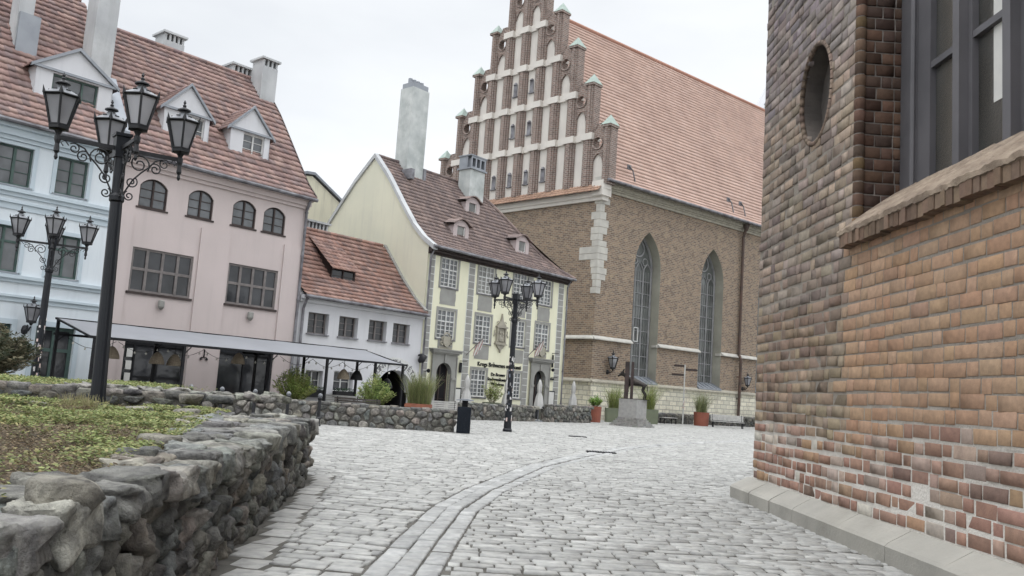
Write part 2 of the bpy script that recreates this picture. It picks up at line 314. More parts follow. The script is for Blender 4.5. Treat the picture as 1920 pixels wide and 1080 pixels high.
M['bulb'] = mat('bulb_glass', (.9, .88, .8), (.85, .83, .75), 8, .2, 0, spec=.8)
M['sandstone'] = mat('weathered_sandstone', (.46, .43, .35), (.36, .335, .28), 4, .9, .4, 18, grime=.3)

# ------------------------------------------------------------------ roof tiles as real stepped, waved courses
def tile_roof(F, s0, s1, prof, tw, th, cols, lip=.08, wave=.013, clip=None, seg=4, vary=.13):
    # prof: (o,z) polyline from the eave up
    P = [np.array(p, float) for p in prof]; Ls = [np.linalg.norm(b - a) for a, b in zip(P, P[1:])]; T = sum(Ls)
    def pt(u):
        for a, b, l in zip(P, P[1:], Ls):
            if u <= l + 1e-9: return a + (b - a) * (u / l)
            u -= l
        return P[-1]
    n = max(1, round(T / th)); V = []; C = []
    cols = np.array(cols, float)
    for i in range(n):
        a, b = pt(T * i / n), pt(T * (i + 1) / n); t = (b - a) / max(1e-9, np.linalg.norm(b - a)); nr = np.array([-t[1], t[0]])
        if nr[1] < 0: nr = -nr
        lo, hi = (s0, s1) if clip is None else clip(i / n)
        k0 = int(math.floor(lo / tw)); k1 = int(math.ceil(hi / tw))
        for k in range(k0, k1):
            x0, x1 = max(lo, k * tw), min(hi, (k + 1) * tw)
            if x1 - x0 < .02: continue
            dx = random.uniform(-.006, .006); dl = random.uniform(-.006, .008); row = []
            for q in range(seg + 1):
                f = q / seg; x = x0 + (x1 - x0) * f; w = wave * math.sin(f * 2 * PI) * (1 if wave else 0)
                for (pp, hh) in ((a - t * .03, -.01), (a - t * .03, lip + w + dl), (b, w * .9 + .004)):
                    c = pp + nr * hh; row.append(F.P(x + dx * .3, c[0], c[1]))
            V.append(row); C.append(cols[random.randrange(len(cols))] * random.uniform(1 - vary, 1 + vary))
    tm = []
    for q in range(seg):
        b = q * 3
        for r in range(2): tm.append((b + r, b + 3 + r, b + 4 + r, b + 1 + r))
    return V, tm, C
def roof_part(name, parent, F, s0, s1, prof, tw, th, cols, m='tile', **k):
    V, tm, C = tile_roof(F, s0, s1, prof, tw, th, cols, **k)
    return batch(name, V, tm, C, M[m], parent, smooth=False)
RED = [(.38, .225, .18), (.42, .255, .205), (.34, .215, .18), (.44, .285, .235), (.31, .21, .185)]
PINKR = [(.41, .275, .24), (.45, .3, .265), (.37, .255, .235), (.48, .335, .29), (.34, .25, .235)]
BROWN = [(.28, .215, .195), (.31, .235, .21), (.25, .195, .182), (.34, .255, .225)]
ORG = [(.66, .47, .39), (.67, .48, .4), (.64, .455, .38), (.68, .495, .42)]

def rooflat(prof, z):   # offset on the roof at a height
    for (a, za), (b, zb) in zip(prof, prof[1:]):
        if za <= z <= zb: return a + (b - a) * (z - za) / (zb - za)
    return prof[-1][0]
def chimney(root, F, s0, s1, o0, o1, z0, z1, m, cap=True, holes=0, name='chimney', taper=0):
    mb = MB(); mb.box(F, s0, s1, o0, o1, z0, z1); c = mb.build(name, m, root)
    k = MB(); k.box(F, s0 - .1, s1 + .1, o0 - .1, o1 + .1, z1 + (.32 if holes else 0), z1 + (.42 if holes else .12))
    if holes:
        n = holes; w = (s1 - s0 - .1) / n
        for i in range(n + 1):
            x = s0 + .02 + i * (s1 - s0 - .14) / n; k.box(F, x, x + .1, o0 + .02, o1 - .02, z1, z1 + .32)
    if cap: k.build('chimney_cap', M['chim'], c)
    h = MB(); h.box(F, s0 + .14, s1 - .14, o0 + .16, o1 - .16, z1, z1 + .3); 
    if holes: h.build('flue', M['void'], c)
    return c
# ------------------------------------------------------------------ ground
mb = MB(); mb.quad((-150, -40, -.06), (190, -40, -.06), (190, 230, -.06), (-150, 230, -.06)); tag(mb.build('ground', M['ground']), kind='structure')
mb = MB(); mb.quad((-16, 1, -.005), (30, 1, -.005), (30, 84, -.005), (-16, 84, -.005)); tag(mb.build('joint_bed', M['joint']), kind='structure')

BAND = [(-1.0, 3.5), (-.85, 6), (-.75, 7.2), (-.68, 8.86), (-.55, 11.2), (-.22, 13.5), (.83, 18.5), (2.1, 22.5), (3.9, 27.5), (6.6, 33), (11, 40), (17, 47)]
BY = np.array([b[1] for b in BAND]); BX = np.array([b[0] for b in BAND])
def bandx(y): return np.interp(y, BY, BX)
def wallx(y): return -1.35 - .115 * y - .03
PIL = [(0, 1, 5, 4), (1, 2, 6, 5), (2, 3, 7, 6), (3, 0, 4, 7), (4, 5, 9, 8), (5, 6, 10, 9), (6, 7, 11, 10), (7, 4, 8, 11), (8, 9, 10, 11)]
def pillows(C, A, B, hl, hw, h, jit, tilt=.0, base=-.05, sh=.93, tp=.72, zs=.62):
    # C centres (N,3), A,B unit in-plane axes, hl/hw half sizes, h heights; returns (N,12,3)
    N = len(C); Z = np.cross(A, B); out = np.zeros((N, 12, 3)); sg = [(-1, -1), (1, -1), (1, 1), (-1, 1)]
    tx = rng.normal(0, 1, N) * tilt; ty = rng.normal(0, 1, N) * tilt
    for r, (k, zz) in enumerate(((1, base), (sh, zs), (tp, 1.))):
        for q, (a, b) in enumerate(sg):
            ja = rng.normal(0, jit, N) if r < 2 else rng.normal(0, jit * .5, N); jb = rng.normal(0, jit, N) * .6
            kk = k if r < 2 else 1 - (1 - k) * .5
            la = a * (hl * (k if r < 2 else 1) - (0 if r < 2 else (1 - k) * np.minimum(hl, hw)) ) + ja * hl; lb = b * (hw * (k if r < 2 else 1) - (0 if r < 2 else (1 - k) * np.minimum(hl, hw))) + jb * hw
            z = (zz if r == 0 else zz * h + (la * tx + lb * ty) )
            out[:, r * 4 + q] = C + A * la[:, None] + B * lb[:, None] + Z * (z if np.ndim(z) else np.full(N, z))[:, None]
    return out
def setts():
    Cn, Ax, HL, HW, Cl = [], [], [], [], []
    def row_region(rot, w, dep, side):
        c, s_ = math.cos(rot), math.sin(rot)
        v = -30.0
        while v < 95:
            d = dep * random.uniform(.85, 1.18); u = -45 + random.random() * w; wob = random.random() * 9
            while u < 60:
                l = w * random.uniform(.62, 1.4); uc, vc = u + l / 2, v + d / 2 + .05 * math.sin(u * .5 + wob) + .22 * math.sin(u * .16 + v * .05)
                x, y = uc * c - vc * s_, uc * s_ + vc * c; u += l
                if not (3.5 < y < 78): continue
                if x < max(-14, -.66 * y) or x > min(27, .5 * y + 3): continue
                bx = float(bandx(y)); inside = y < 46
                if inside and (side < 0) != (x < bx): continue
                ll = l
                if inside:
                    g_ = abs(x - bx) - .315
                    if g_ < l / 2:
                        ll = g_ + l / 2
                        if ll < .07: continue
                        x += (l - ll) / 2 * (1 if x > bx else -1)
                if y < 14.2:
                    g_ = x - (wallx(y) + .37)
                    if g_ < ll / 2:
                        l2 = g_ + ll / 2
                        if l2 < .07: continue
                        x += (ll - l2) / 2; ll = l2
                Cn.append((x, y, 0)); Ax.append((c, s_, 0)); HL.append(ll / 2 - .009); HW.append(d / 2 - .014)
                g = random.gauss(.45, .05); Cl.append((g, g * .99, g * .945))
            v += d
    row_region(math.radians(-9), .29, .175, -1); row_region(math.radians(2.5), .28, .145, 1)
    # the curved strip: three stones abreast
    y = 3.6
    while y < 45:
        st = random.uniform(.26, .36); x = float(bandx(y)); dx = float(bandx(y + .3) - bandx(y - .3)) / .6; n = math.hypot(dx, 1); t = (dx / n, 1 / n)
        for k in (-1, 0, 1):
            o = k * .205; yy = y + random.uniform(-.05, .05) * k + (st / 2 if k == 0 else 0)
            Cn.append((x + t[1] * o, yy - t[0] * o, 0)); Ax.append((t[1], -t[0], 0)); HL.append(.095); HW.append(st / 2 - .01); g = random.gauss(.445, .045); Cl.append((g, g, g * .975))
        y += st * t[1]
    y = 3.3
    while y < 14.2:
        st = random.uniform(.28, .42); x = wallx(y) + .2 + .05 * math.sin(y * 3)
        Cn.append((x, y, -.01)); Ax.append((.993, -.115, 0)); HL.append(.16); HW.append(st / 2 - .012); g = random.gauss(.42, .04); Cl.append((g, g * .98, g * .93)); y += st
    Cn = np.array(Cn, float); A = np.array(Ax, float); B = np.stack([-A[:, 1], A[:, 0], A[:, 2]], 1); N = len(Cn)
    Cn[:, 2] += rng.normal(0, .0025, N)
    V = pillows(Cn, A, B, np.array(HL), np.array(HW), rng.uniform(.008, .017, N), .03, .014, -.05, .985, .82, .12)
    o = batch('granite_setts', V, PIL, Cl, M['sett'], None, False); tag(o, kind='structure'); print('setts', N)
setts()

# ------------------------------------------------------------------ row of old houses
def body(root, F, s0, s1, prof, back, m, z0=0, ends=(1, 1), name='side_wall', off=.0):
    mb = MB(); poly = [(-.02, z0)] + [(a - .02 if i == 0 else a, z - .08) for i, (a, z) in enumerate(prof)] + [(a, z - .08) for a, z in back] + [(back[-1][0] + .3, z0)]
    poly[1] = (-.02, prof[0][1] + .1)
    if ends[0]: mb.xprism(F, poly, s0, s0 + .2)
    if ends[1]: mb.xprism(F, poly, s1 - .2, s1)
    return mb.build(name, m, root)
def backroof(root, F, s0, s1, ridge, back, m, s1b=None):
    mb = MB(); pts = [ridge] + back
    for a, b in zip(pts, pts[1:]): mb.quad(F.P(s0, *a), F.P(s1 if s1b is None else s1b, *a), F.P(s1, *b), F.P(s0, *b))
    mb.build('rear_roof', m, root)
def ridge_tiles(root, F, s0, s1, o, z, cols, r=.13):
    mb = MB(); s = s0
    while s < s1:
        e = min(s1, s + .42); mb.tube([F.P(s, o, z), F.P(e + .02, o, z + .02)], [r, r * .88], 8, col=jit(random.choice(cols), .85, 1.1)); s = e
    mb.build('ridge_tiles', M['tile'], root)
def guttering(root, F, s0, s1, o, z, m='gutter'):
    mb = MB(); mb.tube([F.P(s0, o, z), F.P((s0 + s1) / 2, o, z - .03), F.P(s1, o, z - .05)], .085, 8); mb.build('gutter', M[m], root)
def downpipe(root, F, s, o, z1, z0, r=.065):
    mb = MB(); mb.tube([F.P(s, o + .45, z1), F.P(s, o + .3, z1 - .12), F.P(s, o + .12, z1 - .5), F.P(s, o + .12, z0)], r, 8)
    z = z0 + 1
    while z < z1 - .6: mb.lathe(F.P(s, o + .12, z), [(r + .02, 0), (r + .02, .06)], 8); z += 2
    mb.build('downpipe', M['gutter'], root, smooth=False)
def dormer(root, F, s0, s1, zb, ze, zp, of, prof, wm, tcols, win, fm, over=.22, wk={}):
    """gabled dormer: cheeks and face run back until the main roof swallows them"""
    d = thing_part('dormer', root); c = (s0 + s1) / 2
    mb = MB(); bo = rooflat(prof, zb); H = (win[0], win[1], win[2], win[3])
    mb2 = MB(); wall(mb, F, s0, s1, zb, ze, [H], of, .12)
    mb.add([F.P(s0, of, ze), F.P(s1, of, ze), F.P(c, of, zp)], [(0, 1, 2)])
    for s in (s0, s1): mb.add([F.P(s, of, zb - .25), F.P(s, of, ze), F.P(s, rooflat(prof, ze) - .3, ze), F.P(s, bo - .2, zb - .25)], [(0, 1, 2, 3)])
    mb.build('dormer_wall', wm, d)
    tr = MB(); k = (zp - ze) / (c - s0)
    for sgn, a in ((1, s0), (-1, s1)):
        tr.add([F.P(a - sgn * over, of + .12, ze - k * over), F.P(c, of + .12, zp), F.P(c, of + .12, zp + .13), F.P(a - sgn * over, of + .12, ze - k * over + .13),
                F.P(a - sgn * over, of + .02, ze - k * over), F.P(c, of + .02, zp), F.P(c, of + .02, zp + .13), F.P(a - sgn * over, of + .02, ze - k * over + .13)],
               [(0, 1, 2, 3), (4, 7, 6, 5), (0, 4, 5, 1), (3, 2, 6, 7), (0, 3, 7, 4), (1, 5, 6, 2)])
    tr.box(F, s0 - .1, s1 + .1, of + .005, of + .1, ze - .1, ze - .01)
    tr.build('dormer_trim', M['zinc'], d)
    back = rooflat(prof, zp) - .3
    for sgn, a in ((1, s0 - over), (-1, s1 + over)):
        # tiled slopes: frame whose "s" runs into the house
        G = Fr((F.P(c, of + .1, 0).x, F.P(c, of + .1, 0).y), (-F.n.x, -F.n.y), (-sgn * F.d.x, -sgn * F.d.y))
        roof_part('dormer_roof', d, G, 0, of + .1 - back, [(abs(c - a), ze - k * over + .08), (0, zp + .1)], .24, .3, tcols, lip=.03, wave=.02)
    window(d, F, *win, of - .1, fm, M['pane'], **wk)
    return d
def thing_part(name, root):
    o = bpy.data.objects.new(name, None); COL.objects.link(o); o.parent = root; o.empty_display_size = .2; return o

# ---- pink house
pk = thing('pink_house', 'dusty pink rendered house with a steep tiled roof and two small dormers', 'house')
PP = [(.4, 9.72), (-.35, 10.45), (-1.15, 11.5), (-2.25, 12.95), (-3.25, 14.25), (-5.0, 16.2)]
PB = [(-8, 13), (-10, 10)]
AX = [(-3.97, -2.83, 7.75, 8.92), (-1.94, -.82, 7.78, 8.94), (.09, 1.22, 7.8, 8.96), (1.6, 2.72, 7.8, 8.96)]
BIG = [(-3.96, -1.42, 4.42, 6.15), (.18, 2.62, 4.44, 6.17)]
DO = [(-3.82, -1.25, 0, 2.75), (.2, 2.72, 0, 2.75)]
mb = MB(); rv = None; wall(mb, R, -4.85, 3.86, 0, 9.85, AX + BIG + DO, 0, .16, rv)
arcs = [arch(mb, R, a, b, d - .32, d, 'seg', 0, .16, rv) for a, b, c, d in AX]
mb.build('wall', M['pink'], pk)
mb = MB()
for a, b in ((-4.82, -4.1), (-1.25, .08), (2.78, 3.83)): mb.box(R, a, b, .003, .07, 0, 7.4)
mb.box(R, -4.85, 3.88, .003, .1, 9.2, 9.34); mb.box(R, -4.85, 3.9, .003, .2, 9.34, 9.55); mb.box(R, -4.85, 3.92, .003, .32, 9.55, 9.74)
mb.build('pilasters_and_cornice', M['pink'], pk)
body(pk, R, -4.85, 3.86, PP, PB, M['pink'])
roof_part('roof', pk, R, -4.75, 3.98, PP, .27, .37, PINKR); backroof(pk, R, -4.75, 3.98, PP[-1], PB, M['gutter'])
ridge_tiles(pk, R, -4.3, 3.98, -5, 16.24, PINKR); guttering(pk, R, -4.75, 4.0, .46, 9.68)
mb = MB()
for a, b in zip(PP, PP[1:]): mb.add([R.P(3.96, a[0], a[1] - .16), R.P(3.96, b[0], b[1] - .16), R.P(3.96, b[0], b[1] + .1), R.P(3.96, a[0], a[1] + .1), R.P(4.02, a[0], a[1] - .16), R.P(4.02, b[0], b[1] - .16), R.P(4.02, b[0], b[1] + .1), R.P(4.02, a[0], a[1] + .1)], [(0, 1, 2, 3), (4, 7, 6, 5), (0, 4, 5, 1), (2, 6, 7, 3)])
mb.build('verge_board', M['brownwood'], pk)
downpipe(pk, R, 3.72, 0, 9.65, 0); 
for q, (a, b, c, d) in enumerate(AX):
    window(pk, R, a, b, c, d, -.06, M['brownwood'], M['pane'], V=(.5,), h=(.33, .62), fw=.06, mw=.07, sill=(.1, .07, M['brownwood']), apts=arcs[q])
    # inner pale sashes
for a, b, c, d in BIG: window(pk, R, a, b, c, d, -.05, M['greywood'], M['pane_dark'], V=(.25, .5, .75), H=(.52,), fw=.09, mw=.11, sill=(.12, .09, M['brownwood']))
sh = window(pk, R, *DO[0], -.12, M['black'], M['pane_dark'], V=(.18, .55), H=(.42, .88), fw=.09, mw=.08, name='shop_window')
mb = MB()
for z in (.95, 1.42, 1.9): mb.box(R, -3.66, -3.43, -.118, -.1, z, z + .34)
mb.build('posted_menu', M['paper'], sh)
ow = window(pk, R, *DO[1], -.14, M['black'], M['pane_dark'], V=(.5,), H=(.86,), fw=.08, mw=.07, name='shop_doors')
for s, z in ((-2.64, 4.04), (1.37, 4.04)):
    mb = MB(); mb.lathe(R.P(s, .14, z - .14), [(.03, -.08), (.09, -.02), (.13, .05), (.13, .26), (.1, .3)], 8); mb.box(R, s - .05, s + .05, 0, .1, z - .1, z + .1)
    o = mb.build('facade_lamp', M['stone_grey'], None)
    tag(o, 'small cylindrical wall light under the %s wide brown window of the pink house' % ('left' if s < 0 else 'right'), 'wall light', 'small lights on the pink house')
dormer(pk, R, -2.95, -.92, 10.8, 12.3, 13.4, -.9, PP, M['white'], PINKR, (-1.8, -1.12, 11.1, 12.15), M['whiteframe'], wk=dict(h=(.5,), fw=.05, mw=.05))
dormer(pk, R, .1, 2.08, 10.8, 12.3, 13.35, -.9, PP, M['white'], PINKR, (.75, 1.82, 11.12, 12.18), M['whiteframe'], wk=dict(h=(.36, .68), fw=.06, mw=.07))
chimney(pk, R, -5.55, -4.7, -3.2, -2.2, 11.6, 17.6, M['chim'], name='party_wall_chimney')
mb = MB(); mb.xprism(R, [(a + .1, z + .02) for a, z in PP[1:4]] + [(a + .1, z + .16) for a, z in reversed(PP[1:4])], -5.1, -4.5); mb.build('chimney_flashing', M['zinc'], pk)
chimney(pk, R, -1.1, -.1, -6.6, -5.6, 15, 16.9, M['chim'], holes=4)
chimney(pk, R, 2.2, 3.3, -5.9, -5.0, 15, 16.35, M['chim'], holes=4)
chimney(pk, R, 3.15, 4.0, -4.9, -3.9, 13.6, 16.75, M['chim'], holes=3)

# ---- blue house
bl = thing('blue_house', 'pale blue rendered house with green framed windows and a wide dormer', 'house')
BP = [(.4, 9.78), (-.35, 10.5), (-1.15, 11.5), (-2.25, 12.95), (-3.25, 14.3), (-5.6, 17.15)]
TW = [(-9.05, -7.88, 7.55, 8.95), (-7.07, -5.97, 7.58, 8.95), (-11.2, -10.05, 7.55, 8.95)]
MW = [(-9.0, -7.92, 4.52, 6.12), (-6.95, -5.9, 4.55, 6.1), (-11.1, -10, 4.52, 6.1)]
GW = [(-8.95, -7.85, 1.0, 2.72), (-7.05, -5.7, 0, 2.75)]
mb = MB(); rv = None; wall(mb, R, -13, -4.85, 0, 9.9, TW + MW + GW, 0, .2, rv); mb.build('wall', M['blue'], bl)
mb = MB()
for z0, z1, o in ((7.3, 7.42, .16), (7.16, 7.3, .08), (6.92, 7.0, .1), (6.7, 6.92, .04), (4.3, 4.42, .16), (4.18, 4.3, .08), (3.66, 3.74, .12), (3.5, 3.66, .05), (9.1, 9.25, .1), (9.25, 9.5, .2), (9.5, 9.8, .33)): mb.box(R, -13, -4.88, .003, o, z0, z1)
for a, b, c, d in TW + MW: mb.box(R, a - .14, a, .003, .04, c - .05, d + .14); mb.box(R, b, b + .14, .003, .04, c - .05, d + .14); mb.box(R, a, b, .003, .04, d, d + .14)
for a, b, c, d in GW: mb.box(R, a - .16, a, .003, .05, c, d + .18); mb.box(R, b, b + .16, .003, .05, c, d + .18); mb.box(R, a, b, .003, .05, d, d + .18)
mb.build('string_courses', M['blue_trim'], bl)
body(bl, R, -13, -4.86, BP, PB, M['blue'])
roof_part('roof', bl, R, -13.2, -4.8, BP, .27, .37, PINKR); backroof(bl, R, -13.2, -4.8, BP[-1], PB, M['gutter'])
ridge_tiles(bl, R, -13.2, -5, -5.6, 17.2, PINKR); guttering(bl, R, -13.2, -4.8, .46, 9.72)
for a, b, c, d in TW: window(bl, R, a, b, c, d, -.1, M['greenframe'], M['pane'], V=(.5,), h=(.36, .66), fw=.07, mw=.1, sill=(.14, .06, M['zinc']))
for a, b, c, d in MW: window(bl, R, a, b, c, d, -.1, M['greenframe'], M['pane'], V=(.5,), H=(.66,), fw=.07, mw=.08, sill=(.14, .06, M['zinc']))
window(bl, R, *GW[0], -.1, M['greenframe'], M['pane_dark'], V=(.5,), H=(.7,), fw=.08, mw=.07, sill=(.14, .06, M['zinc']))
window(bl, R, *GW[1], -.12, M['greenframe'], M['pane_dark'], V=(.5,), H=(.7,), h=(.35,), fw=.13, mw=.12, name='front_door')
dormer(bl, R, -7.9, -5.1, 10.85, 12.35, 13.3, -.9, BP, M['white'], PINKR, (-7.3, -5.62, 11.0, 12.2), M['greenframe'], wk=dict(V=(.66,), h=(.45,), fw=.07, mw=.07))
chimney(bl, R, -8.3, -7.75, -3.2, -2.4, 13.2, 17.2, M['chim'])
mb = MB(); mb.box(R, -8.25, -7.5, -2.5, -2.3, 12.6, 14.6); mb.build('chimney_flashing', M['zinc'], bl)
chimney(bl, R, -6.1, -5.1, -6.9, -6, 16, 17.25, M['chim'])

# ---- low white house
wh = thing('white_house', 'low white rendered house with a red tiled roof and arched carriage gateway', 'house')
WP = [(.35, 5.3), (-.6, 6.0), (-1.67, 7.05), (-2.7, 8.22), (-3.4, 9.0)]; WB = [(-5.2, 7.2), (-7, 5.4)]
WW = [(4.45, 5.62, 3.6, 4.57), (6.22, 7.36, 3.6, 4.58), (8.05, 9.19, 3.61, 4.6), (9.61, 10.74, 3.61, 4.6)]
LW = [(4.6, 5.57, 1.02, 1.92), (6.2, 7.36, 1.02, 1.97)]
GA = (8.78, 11.15, 0, 2.25)
mb = MB(); rv = None; wall(mb, R, 3.87, 11.62, 0, 5.35, WW + LW + [GA], 0, .3, rv); arch(mb, R, 8.78, 11.15, 1.15, 2.25, 'round', 0, .5, rv, 20)
mb.build('wall', M['white'], wh)
mb = MB(); mb.box(R, 3.87, 11.6, .003, .12, 4.98, 5.12); mb.box(R, 3.87, 11.6, .003, .24, 5.12, 5.3)
n = 18
for i in range(n):   # raised band round the gateway
    a0, a1 = PI - PI * i / n, PI - PI * (i + 1) / n
    for r0, r1, o in ((1.19, 1.32, .05),):
        P4 = [(9.965 + r * math.cos(a), 1.15 + r * math.sin(a) * .93) for a in (a0, a1) for r in (r0, r1)]
        mb.prism(R, [P4[0], P4[1], P4[3], P4[2]], .003, o)
mb.build('cornice_and_arch_band', M['white'], wh)
body(wh, R, 3.87, 11.6, WP, WB, M['white'], ends=(1, 0))
roof_part('roof', wh, R, 3.95, 11.55, WP, .25, .33, RED); backroof(wh, R, 3.9, 11.6, WP[-1], WB, M['gutter'])
ridge_tiles(wh, R, 3.95, 11.3, -3.4, 9.04, RED, .11); guttering(wh, R, 3.9, 11.62, .42, 5.24); downpipe(wh, R, 4.05, 0, 5.2, 0)
mb = MB()
for a, b in zip(WP, WP[1:]): mb.add([R.P(s, a_, z_ + dz) for s in (11.42, 11.6) for (a_, z_), dz in ((a, -.1), (b, -.1), (b, .15), (a, .15))], [(0, 1, 2, 3), (4, 7, 6, 5), (0, 4, 5, 1), (2, 6, 7, 3)])
mb.build('verge_mortar', M['stone_grey'], wh)
for a, b, c, d in WW: window(wh, R, a + .02, b - .06, c, d, -.2, M['greywood'], M['pane_dark'], V=(.5,), h=(.36, .67), fw=.05, mw=.09, sill=(.3, .06, M['gutter']))
for a, b, c, d in LW:
    w = window(wh, R, a + .02, b - .06, c, d, -.2, M['whiteframe'], M['pane_dark'], V=(.5,), h=(.5,), fw=.05, mw=.06)
    m = MB(); m.box(R, a, b, .02, .28, c - .32, c + .02); bx = m.build('window_box', M['black'], w)
    V = []; C = []
    for k in range(260):
        p = R.P(random.uniform(a, b), random.uniform(.05, .26), c + random.uniform(0, .16)); q = Vector((random.uniform(-.04, .04), random.uniform(-.04, .04), random.uniform(-.02, .05))); r2 = q.orthogonal().normalized() * .025
        V.append([p, p + q * .5 + r2, p + q, p + q * .5 - r2]); C.append((.05, .09, .05) if random.random() < .93 else (.7, .7, .72))
    batch('flowers', V, [(0, 1, 2, 3)], C, M['leaf'], bx, False)
# gateway interior
mb = MB()
for s in (8.78, 11.15): mb.quad(R.P(s, -.3, 0), R.P(s, -4, 0), R.P(s, -4, 2.4), R.P(s, -.3, 2.4))
mb.quad(R.P(8.78, -.3, 2.4), R.P(11.15, -.3, 2.4), R.P(11.15, -4, 2.4), R.P(8.78, -4, 2.4)); mb.quad(R.P(8.78, -4, 0), R.P(11.15, -4, 0), R.P(11.15, -4, 2.4), R.P(8.78, -4, 2.4))
mb.build('gateway_passage', M['void'], wh)
mb = MB()   # shed dormer: dark cheek, tiled lid
P3 = [(-1.0, 6.28), (-1.0, 7.0), (-2.75, 8.35), (-2.75, 8.2), (-1.6, 6.9)]
mb.add([R.P(6.25, -1.0, 6.2), R.P(6.25, -1.0, 6.98), R.P(6.25, -2.9, 8.5), R.P(6.25, -2.0, 7.3)], [(0, 1, 2, 3)])
mb.add([R.P(7.72, -1.0, 6.2), R.P(7.72, -1.0, 6.98), R.P(7.72, -2.9, 8.5), R.P(7.72, -2.0, 7.3)], [(0, 1, 2, 3)])
d0 = thing_part('dormer', wh); mb.build('dormer_cheek', M['brownwood'], d0)
roof_part('dormer_roof', d0, R, 6.12, 7.9, [(-.8, 6.92), (-3.0, 8.66)], .25, .3, RED, lip=.03, wave=.02)
window(d0, R, 6.25, 7.72, 6.25, 6.95, -1.02, M['brownwood'], M['pane_dark'], V=(.5,), h=(.5,), fw=.07, mw=.06)
chimney(wh, R, 7.2, 8.5, -5.6, -4.6, 7, 9.4, M['chim'], holes=5)

# ---- cream house behind
cr = thing('cream_house', 'plain cream gabled house seen behind the low white house roof', 'house')
mb = MB(); mb.prism(R, [(5, 0), (5, 12.0), (11.9, 14.2), (12.5, 14.3), (17.5, 11.6), (17.5, 0)], -18, -12.2); mb.build('wall', M['cream'], cr)
mb = MB()
for a, b in (((5, 12.0), (12.0, 14.3)), ((12.0, 14.3), (12.6, 14.35)), ((12.6, 14.35), (17.8, 11.5))):
    mb.prism(R, [(a[0], a[1] + .02), (b[0], b[1] + .02), (b[0], b[1] + .2), (a[0], a[1] + .2)], -18.2, -12.05)
mb.build('roof_edge', M['zinc'], cr)
# ---- yellow corner house
ye = thing('yellow_house', 'pale yellow three storey house with grey painted quoins and brown tiled roof', 'house')
YP = [(.45, 8.82), (-.4, 9.35), (-1.25, 10.1), (-2.3, 11.35), (-3.7, 13.1), (-5.0, 14.45)]; YB = [(-6.6, 13.1), (-8.2, 11.4), (-9.2, 10.3), (-10, 9)]
YT = [(12.65, 13.92, 6.9, 8.48), (15.6, 16.92, 6.92, 8.5), (18.64, 19.88, 6.98, 8.53), (20.93, 22.25, 6.95, 8.5)]
YM = [(12.65, 13.97, 4.13, 5.68), (15.62, 16.88, 4.15, 5.72), (18.7, 19.93, 4.2, 5.75), (20.93, 22.22, 4.24, 5.8)]
YG = [(15.56, 16.78, 1.16, 2.68), (18.66, 19.86, 1.2, 2.7)]
YD = [(12.78, 13.92, 0, 2.85), (20.98, 22.08, 0, 2.95)]
mb = MB(); rv = None; wall(mb, R, 11.6, 23.85, 0, 8.9, YT + YM + YG + YD, 0, .14, rv)
mb.build('wall', M['yellow'], ye)
mb = MB(); mb.xprism(R, [(0, 0)] + [(0, 8.95)] + [(a, z - .06) for a, z in YP[1:]] + YB + [(-10, 0)], 11.6, 11.63); mb.build('gable_wall', M['gable_y'], ye)
mb = MB(); mb.xprism(R, [(-.01, 0), (-.01, 8.9), (-10, 8.9), (-10, 0)], 23.7, 23.86); mb.build('end_wall', M['yellow'], ye)
clip = lambda t: (11.7, 24.0 - 4.55 * t)
roof_part('roof', ye, R, 11.7, 24, YP, .24, .31, BROWN, clip=clip, lip=.06, wave=.018)
backroof(ye, R, 11.7, 23.9, (-5, 14.4), YB, M['gutter'], 19.4)
mb = MB(); mb.add([R.P(24, .4, 8.8), R.P(19.45, -5, 14.44), R.P(24, -10, 8.9)], [(0, 1, 2)]); mb.build('hip_roof', M['brownwood'], ye)
ridge_tiles(ye, R, 11.8, 19.4, -5, 14.48, BROWN, .12)
mb = MB(); a, b = R.P(24.02, .45, 8.86), R.P(19.45, -5, 14.52)
def yhip(t):
    Ls = [math.dist(p, q) for p, q in zip(YP, YP[1:])]; T = sum(Ls); u = t * T
    for p, q, l in zip(YP, YP[1:], Ls):
        if u <= l + 1e-6: return R.P(24.0 - 4.55 * t, p[0] + (q[0] - p[0]) * u / l, p[1] + (q[1] - p[1]) * u / l + .06)
        u -= l
    return b
for i in range(22): mb.tube([yhip(i / 22), yhip((i + 1) / 22)], [.12, .1], 7, col=random.choice(BROWN))
mb.build('hip_tiles', M['tile'], ye)
mb = MB()
yy = YP + YB
for a, b in zip(yy, yy[1:]): mb.add([R.P(s, a_, z_ + dz) for s in (11.5, 11.82) for (a_, z_), dz in ((a, -.14), (b, -.14), (b, .13), (a, .13))], [(0, 1, 2, 3), (4, 7, 6, 5), (0, 4, 5, 1), (2, 6, 7, 3), (3, 7, 4, 0)])
mb.build('gable_coping', M['chim'], ye)
mb = MB(); mb.box(R, 11.6, 23.9, .003, .3, 8.6, 8.72); mb.box(R, 11.6, 23.9, .003, .42, 8.72, 8.84); mb.box(R, 11.6, 23.88, .003, .12, 8.5, 8.6); mb.build('eaves_board', M['brownwood'], ye)
guttering(ye, R, 11.5, 24.0, .52, 8.86); downpipe(ye, R, 11.72, 0, 8.8, 0, .05); downpipe(ye, R, 23.72, 0, 8.8, 0, .05)
for a, b in ((11.78, 12.12), (14.82, 15.24), (19.98, 20.4), (23.0, 23.45)):
    mb = MB(); wj = MB(); wj.box(R, a - .05, b + .05, .003, .012, 0, 8.5); z = .05
    while z < 8.45: h = .36; mb.box(R, a, b, .004, .03, z + .02, min(z + h, 8.48)); z += h + .03
    q_ = mb.build('painted_quoins', M['stone_grey'], ye); wj.build('quoin_joints', M['whiteframe'], q_)
